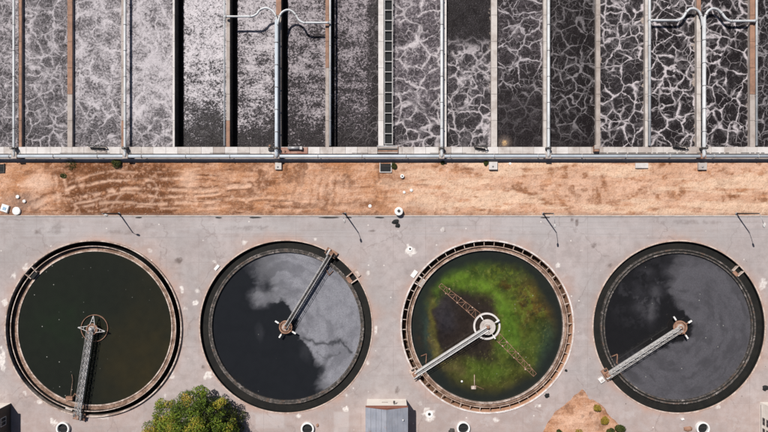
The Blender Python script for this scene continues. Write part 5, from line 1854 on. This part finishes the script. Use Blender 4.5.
def vegetation():
    bark = grimy('bark', (0.10, 0.07, 0.05), (0.05, 0.035, 0.025), 0.6, 2.0)
    lm = leaf_mat('tree_leaves', [(0.04, 0.036, 0.010), (0.070, 0.115, 0.014), (0.165, 0.245, 0.024), (0.38, 0.33, 0.04), (0.50, 0.33, 0.07)])
    base = PV(190, 430, 0)
    e = empty('broadleaf_tree', tuple(base))
    # crown clumps (px, py, z, r_px, tint), darkest tints low on the right
    cl = [(187, 403, 5.0, 15, .45), (166, 414, 4.2, 14, .50), (205, 412, 5.2, 16, .35), (190, 422, 6.0, 18, .45), (170, 428, 4.6, 15, .70), (222, 409, 3.6, 11, .25),
          (150, 428, 3.0, 9, .55), (188, 397, 4.6, 8, .85), (213, 426, 4.8, 15, .30), (160, 419, 4.0, 9, .6), (186, 440, 6.0, 20, .4), (158, 440, 4, 13, .6),
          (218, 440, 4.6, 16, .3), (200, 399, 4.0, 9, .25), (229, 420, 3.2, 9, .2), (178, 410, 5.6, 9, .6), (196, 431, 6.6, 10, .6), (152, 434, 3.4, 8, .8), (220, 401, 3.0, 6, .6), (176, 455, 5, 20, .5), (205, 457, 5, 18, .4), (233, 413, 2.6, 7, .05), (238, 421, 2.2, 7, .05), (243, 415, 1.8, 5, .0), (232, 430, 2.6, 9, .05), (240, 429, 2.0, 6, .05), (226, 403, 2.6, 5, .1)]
    rt = random.Random(77)
    cl = [(px, py, z - 1.0, r * 0.8, t * 0.5) for px, py, z, r, t in cl]     # inner mass, tint darkened to paint the shade between clumps
    for k in range(130):     # clumps standing proud of it
        a = rt.uniform(0, 6.283)
        rr = math.sqrt(rt.uniform(0.0, 1.1))
        px, py = 190 + 40 * rr * math.cos(a) * (1 + 0.12 * math.sin(3 * a + 1)), 427 + 33 * rr * math.sin(a) * (1 + 0.15 * math.sin(4 * a))
        z = 6.6 - 3.6 * rr * rr + rt.uniform(-0.5, 0.7)
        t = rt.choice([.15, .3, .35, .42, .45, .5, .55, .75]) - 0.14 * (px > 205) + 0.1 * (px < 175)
        cl.append((px, py, z, rt.uniform(3.2, 7.0) * (1 - 0.25 * rr), t))
    for px, py, t in ((185, 398, .95), (190, 400, .9), (187, 403, .9), (150, 430, .9), (146, 433, .95), (222, 402, .8), (217, 405, .75), (165, 423, .85), (205, 392, .4)):
        cl.append((px, py, 4.6, 4.2, t))
    blobs = []
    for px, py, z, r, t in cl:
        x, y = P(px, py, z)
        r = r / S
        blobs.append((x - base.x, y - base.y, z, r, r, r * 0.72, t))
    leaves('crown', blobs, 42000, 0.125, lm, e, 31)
    # trunk and limbs
    m = MB()
    m.tube([(0, 0, -0.1), (0.05, 0.1, 1.2), (0.0, 0.2, 2.4)], [0.34, 0.27, 0.22], 10)
    m.build('trunk', bark, e, True)
    for b in blobs[:21:2]:
        mm = MB()
        mid = Vector((b[0] * 0.45, b[1] * 0.45 + 0.1, 2.0 + (b[2] - 2.0) * 0.6))
        mm.tube([Vector((0, 0.15, 1.9)), mid, Vector(b[:3])], [0.15, 0.09, 0.03], 7)
        mm.build('limb', bark, e, True)
    tag(e, 'bushy green and yellow broadleaf tree at the bottom edge', 'tree')
    sh = leaf_mat('shrub_leaves', [(0.16, 0.10, 0.02), (0.30, 0.20, 0.03), (0.38, 0.27, 0.04), (0.42, 0.30, 0.06)])
    dg = leaf_mat('dark_shrub_leaves', [(0.022, 0.03, 0.010), (0.045, 0.055, 0.014), (0.08, 0.085, 0.02), (0.13, 0.12, 0.03)])
    def shrub(px, py, rpx, h, mat, lab, seed, n=1500, size=0.075, grp=None, sub=4, z0=0.0):
        b0 = PV(px, py, 0)
        e = empty('shrub', (b0.x, b0.y, z0))
        rr = random.Random(seed)
        R = rpx / S
        bl = [(0, 0, h * 0.5, R * 0.85, R * 0.85, h * 0.5, 0.5)]
        for k in range(sub):
            a = rr.uniform(0, 6.28)
            bl.append((R * 0.5 * math.cos(a), R * 0.5 * math.sin(a), h * rr.uniform(.35, .6), R * 0.55, R * 0.55, h * 0.42, rr.uniform(.2, .8)))
        leaves('foliage', bl, n, size, mat, e, seed)
        MB().tube([(0, 0, -0.1), (0, 0.03, h * 0.6)], [0.06, 0.03], 6).build('stem', bark, e)
        tag(e, lab, 'shrub', grp)
    shrub(596, 406.5, 3.7, 0.8, sh, 'round olive yellow shrub, upper of two on the soil wedge', 41, z0=0.3)
    shrub(603, 419, 4.3, 0.9, sh, 'round olive yellow shrub, lower of two on the soil wedge', 42, z0=0.3)
    shrub(618.5, 427.5, 5.0, 1.2, dg, 'dark green shrub at the right edge of the soil wedge', 43, 2200, z0=0.1)
    shrub(609, 431, 4.6, 1.0, dg, 'dark green shrub left of the taller dark one on the soil wedge', 44, 1800, z0=0.3)
    shrub(558.5, 432, 3.6, 0.7, dg, 'low dark shrub at the bottom left of the soil wedge', 45, z0=0.2)
    shrub(577, 431, 4.5, 0.7, sh, 'sparse olive shrub at the bottom middle of the soil wedge', 46, 700, z0=0.4)
    shrub(117.5, 164.5, 5.0, 0.9, dg, 'green weed clump against the walkway wall left of the tyre tracks', 47, 1800)
    shrub(394.0, 166.0, 3.2, 0.6, dg, 'small green weed clump beside the black pit below the cable tray', 48, 900)
    shrub(485.5, 163.2, 2.6, 0.5, dg, 'small weed clump left of the white square block', 49, 700)
    shrub(442.5, 163.0, 2.2, 0.4, dg, 'tiny weed tuft below the first white pipe right of the tray', 50, 500)
    shrub(71, 164.0, 6.5, 0.35, dg, 'low straggly weeds against the walkway wall at the second divider wall', 51, 500)
    shrub(64, 176.0, 3.5, 0.3, dg, 'low weed tuft in the brown soil at the head of the tyre tracks', 52, 350)


# ------------------------------------------------------------------ ground beyond the plant
def ground(mat):
    B = 900.0
    m = MB()
    a, b, c, d = XMIN, XMAX, YMIN, Y_END + 1.0
    for x0, x1, y0, y1 in ((-B, B, d, B), (-B, B, -B, c), (-B, a, c, d), (b, B, c, d)):
        k = len(m.v)
        m.v += [(x0, y0, -0.02), (x1, y0, -0.02), (x1, y1, -0.02), (x0, y1, -0.02)]
        m.f.append((k, k + 1, k + 2, k + 3))
    # strips beside the channels
    for x0, x1 in ((XMIN, XMIN + 3.0), (XMAX - 3.0, XMAX)):
        k = len(m.v)
        m.v += [(x0, Y_SOIL - 0.5, -0.02), (x1, Y_SOIL - 0.5, -0.02), (x1, d, -0.02), (x0, d, -0.02)]
        m.f.append((k, k + 1, k + 2, k + 3))
    struct(m.build('ground', mat), 'bare ground around the plant')


pavement()
SOIL = soil_material()
soil_strip(SOIL)
soil_bed(SOIL)
ground(SOIL)
lanes()
basins()
pipes()
walkway_things()
tanks()
bridges()
house_mid()
house_left()
house_right()
small_things()
vegetation()
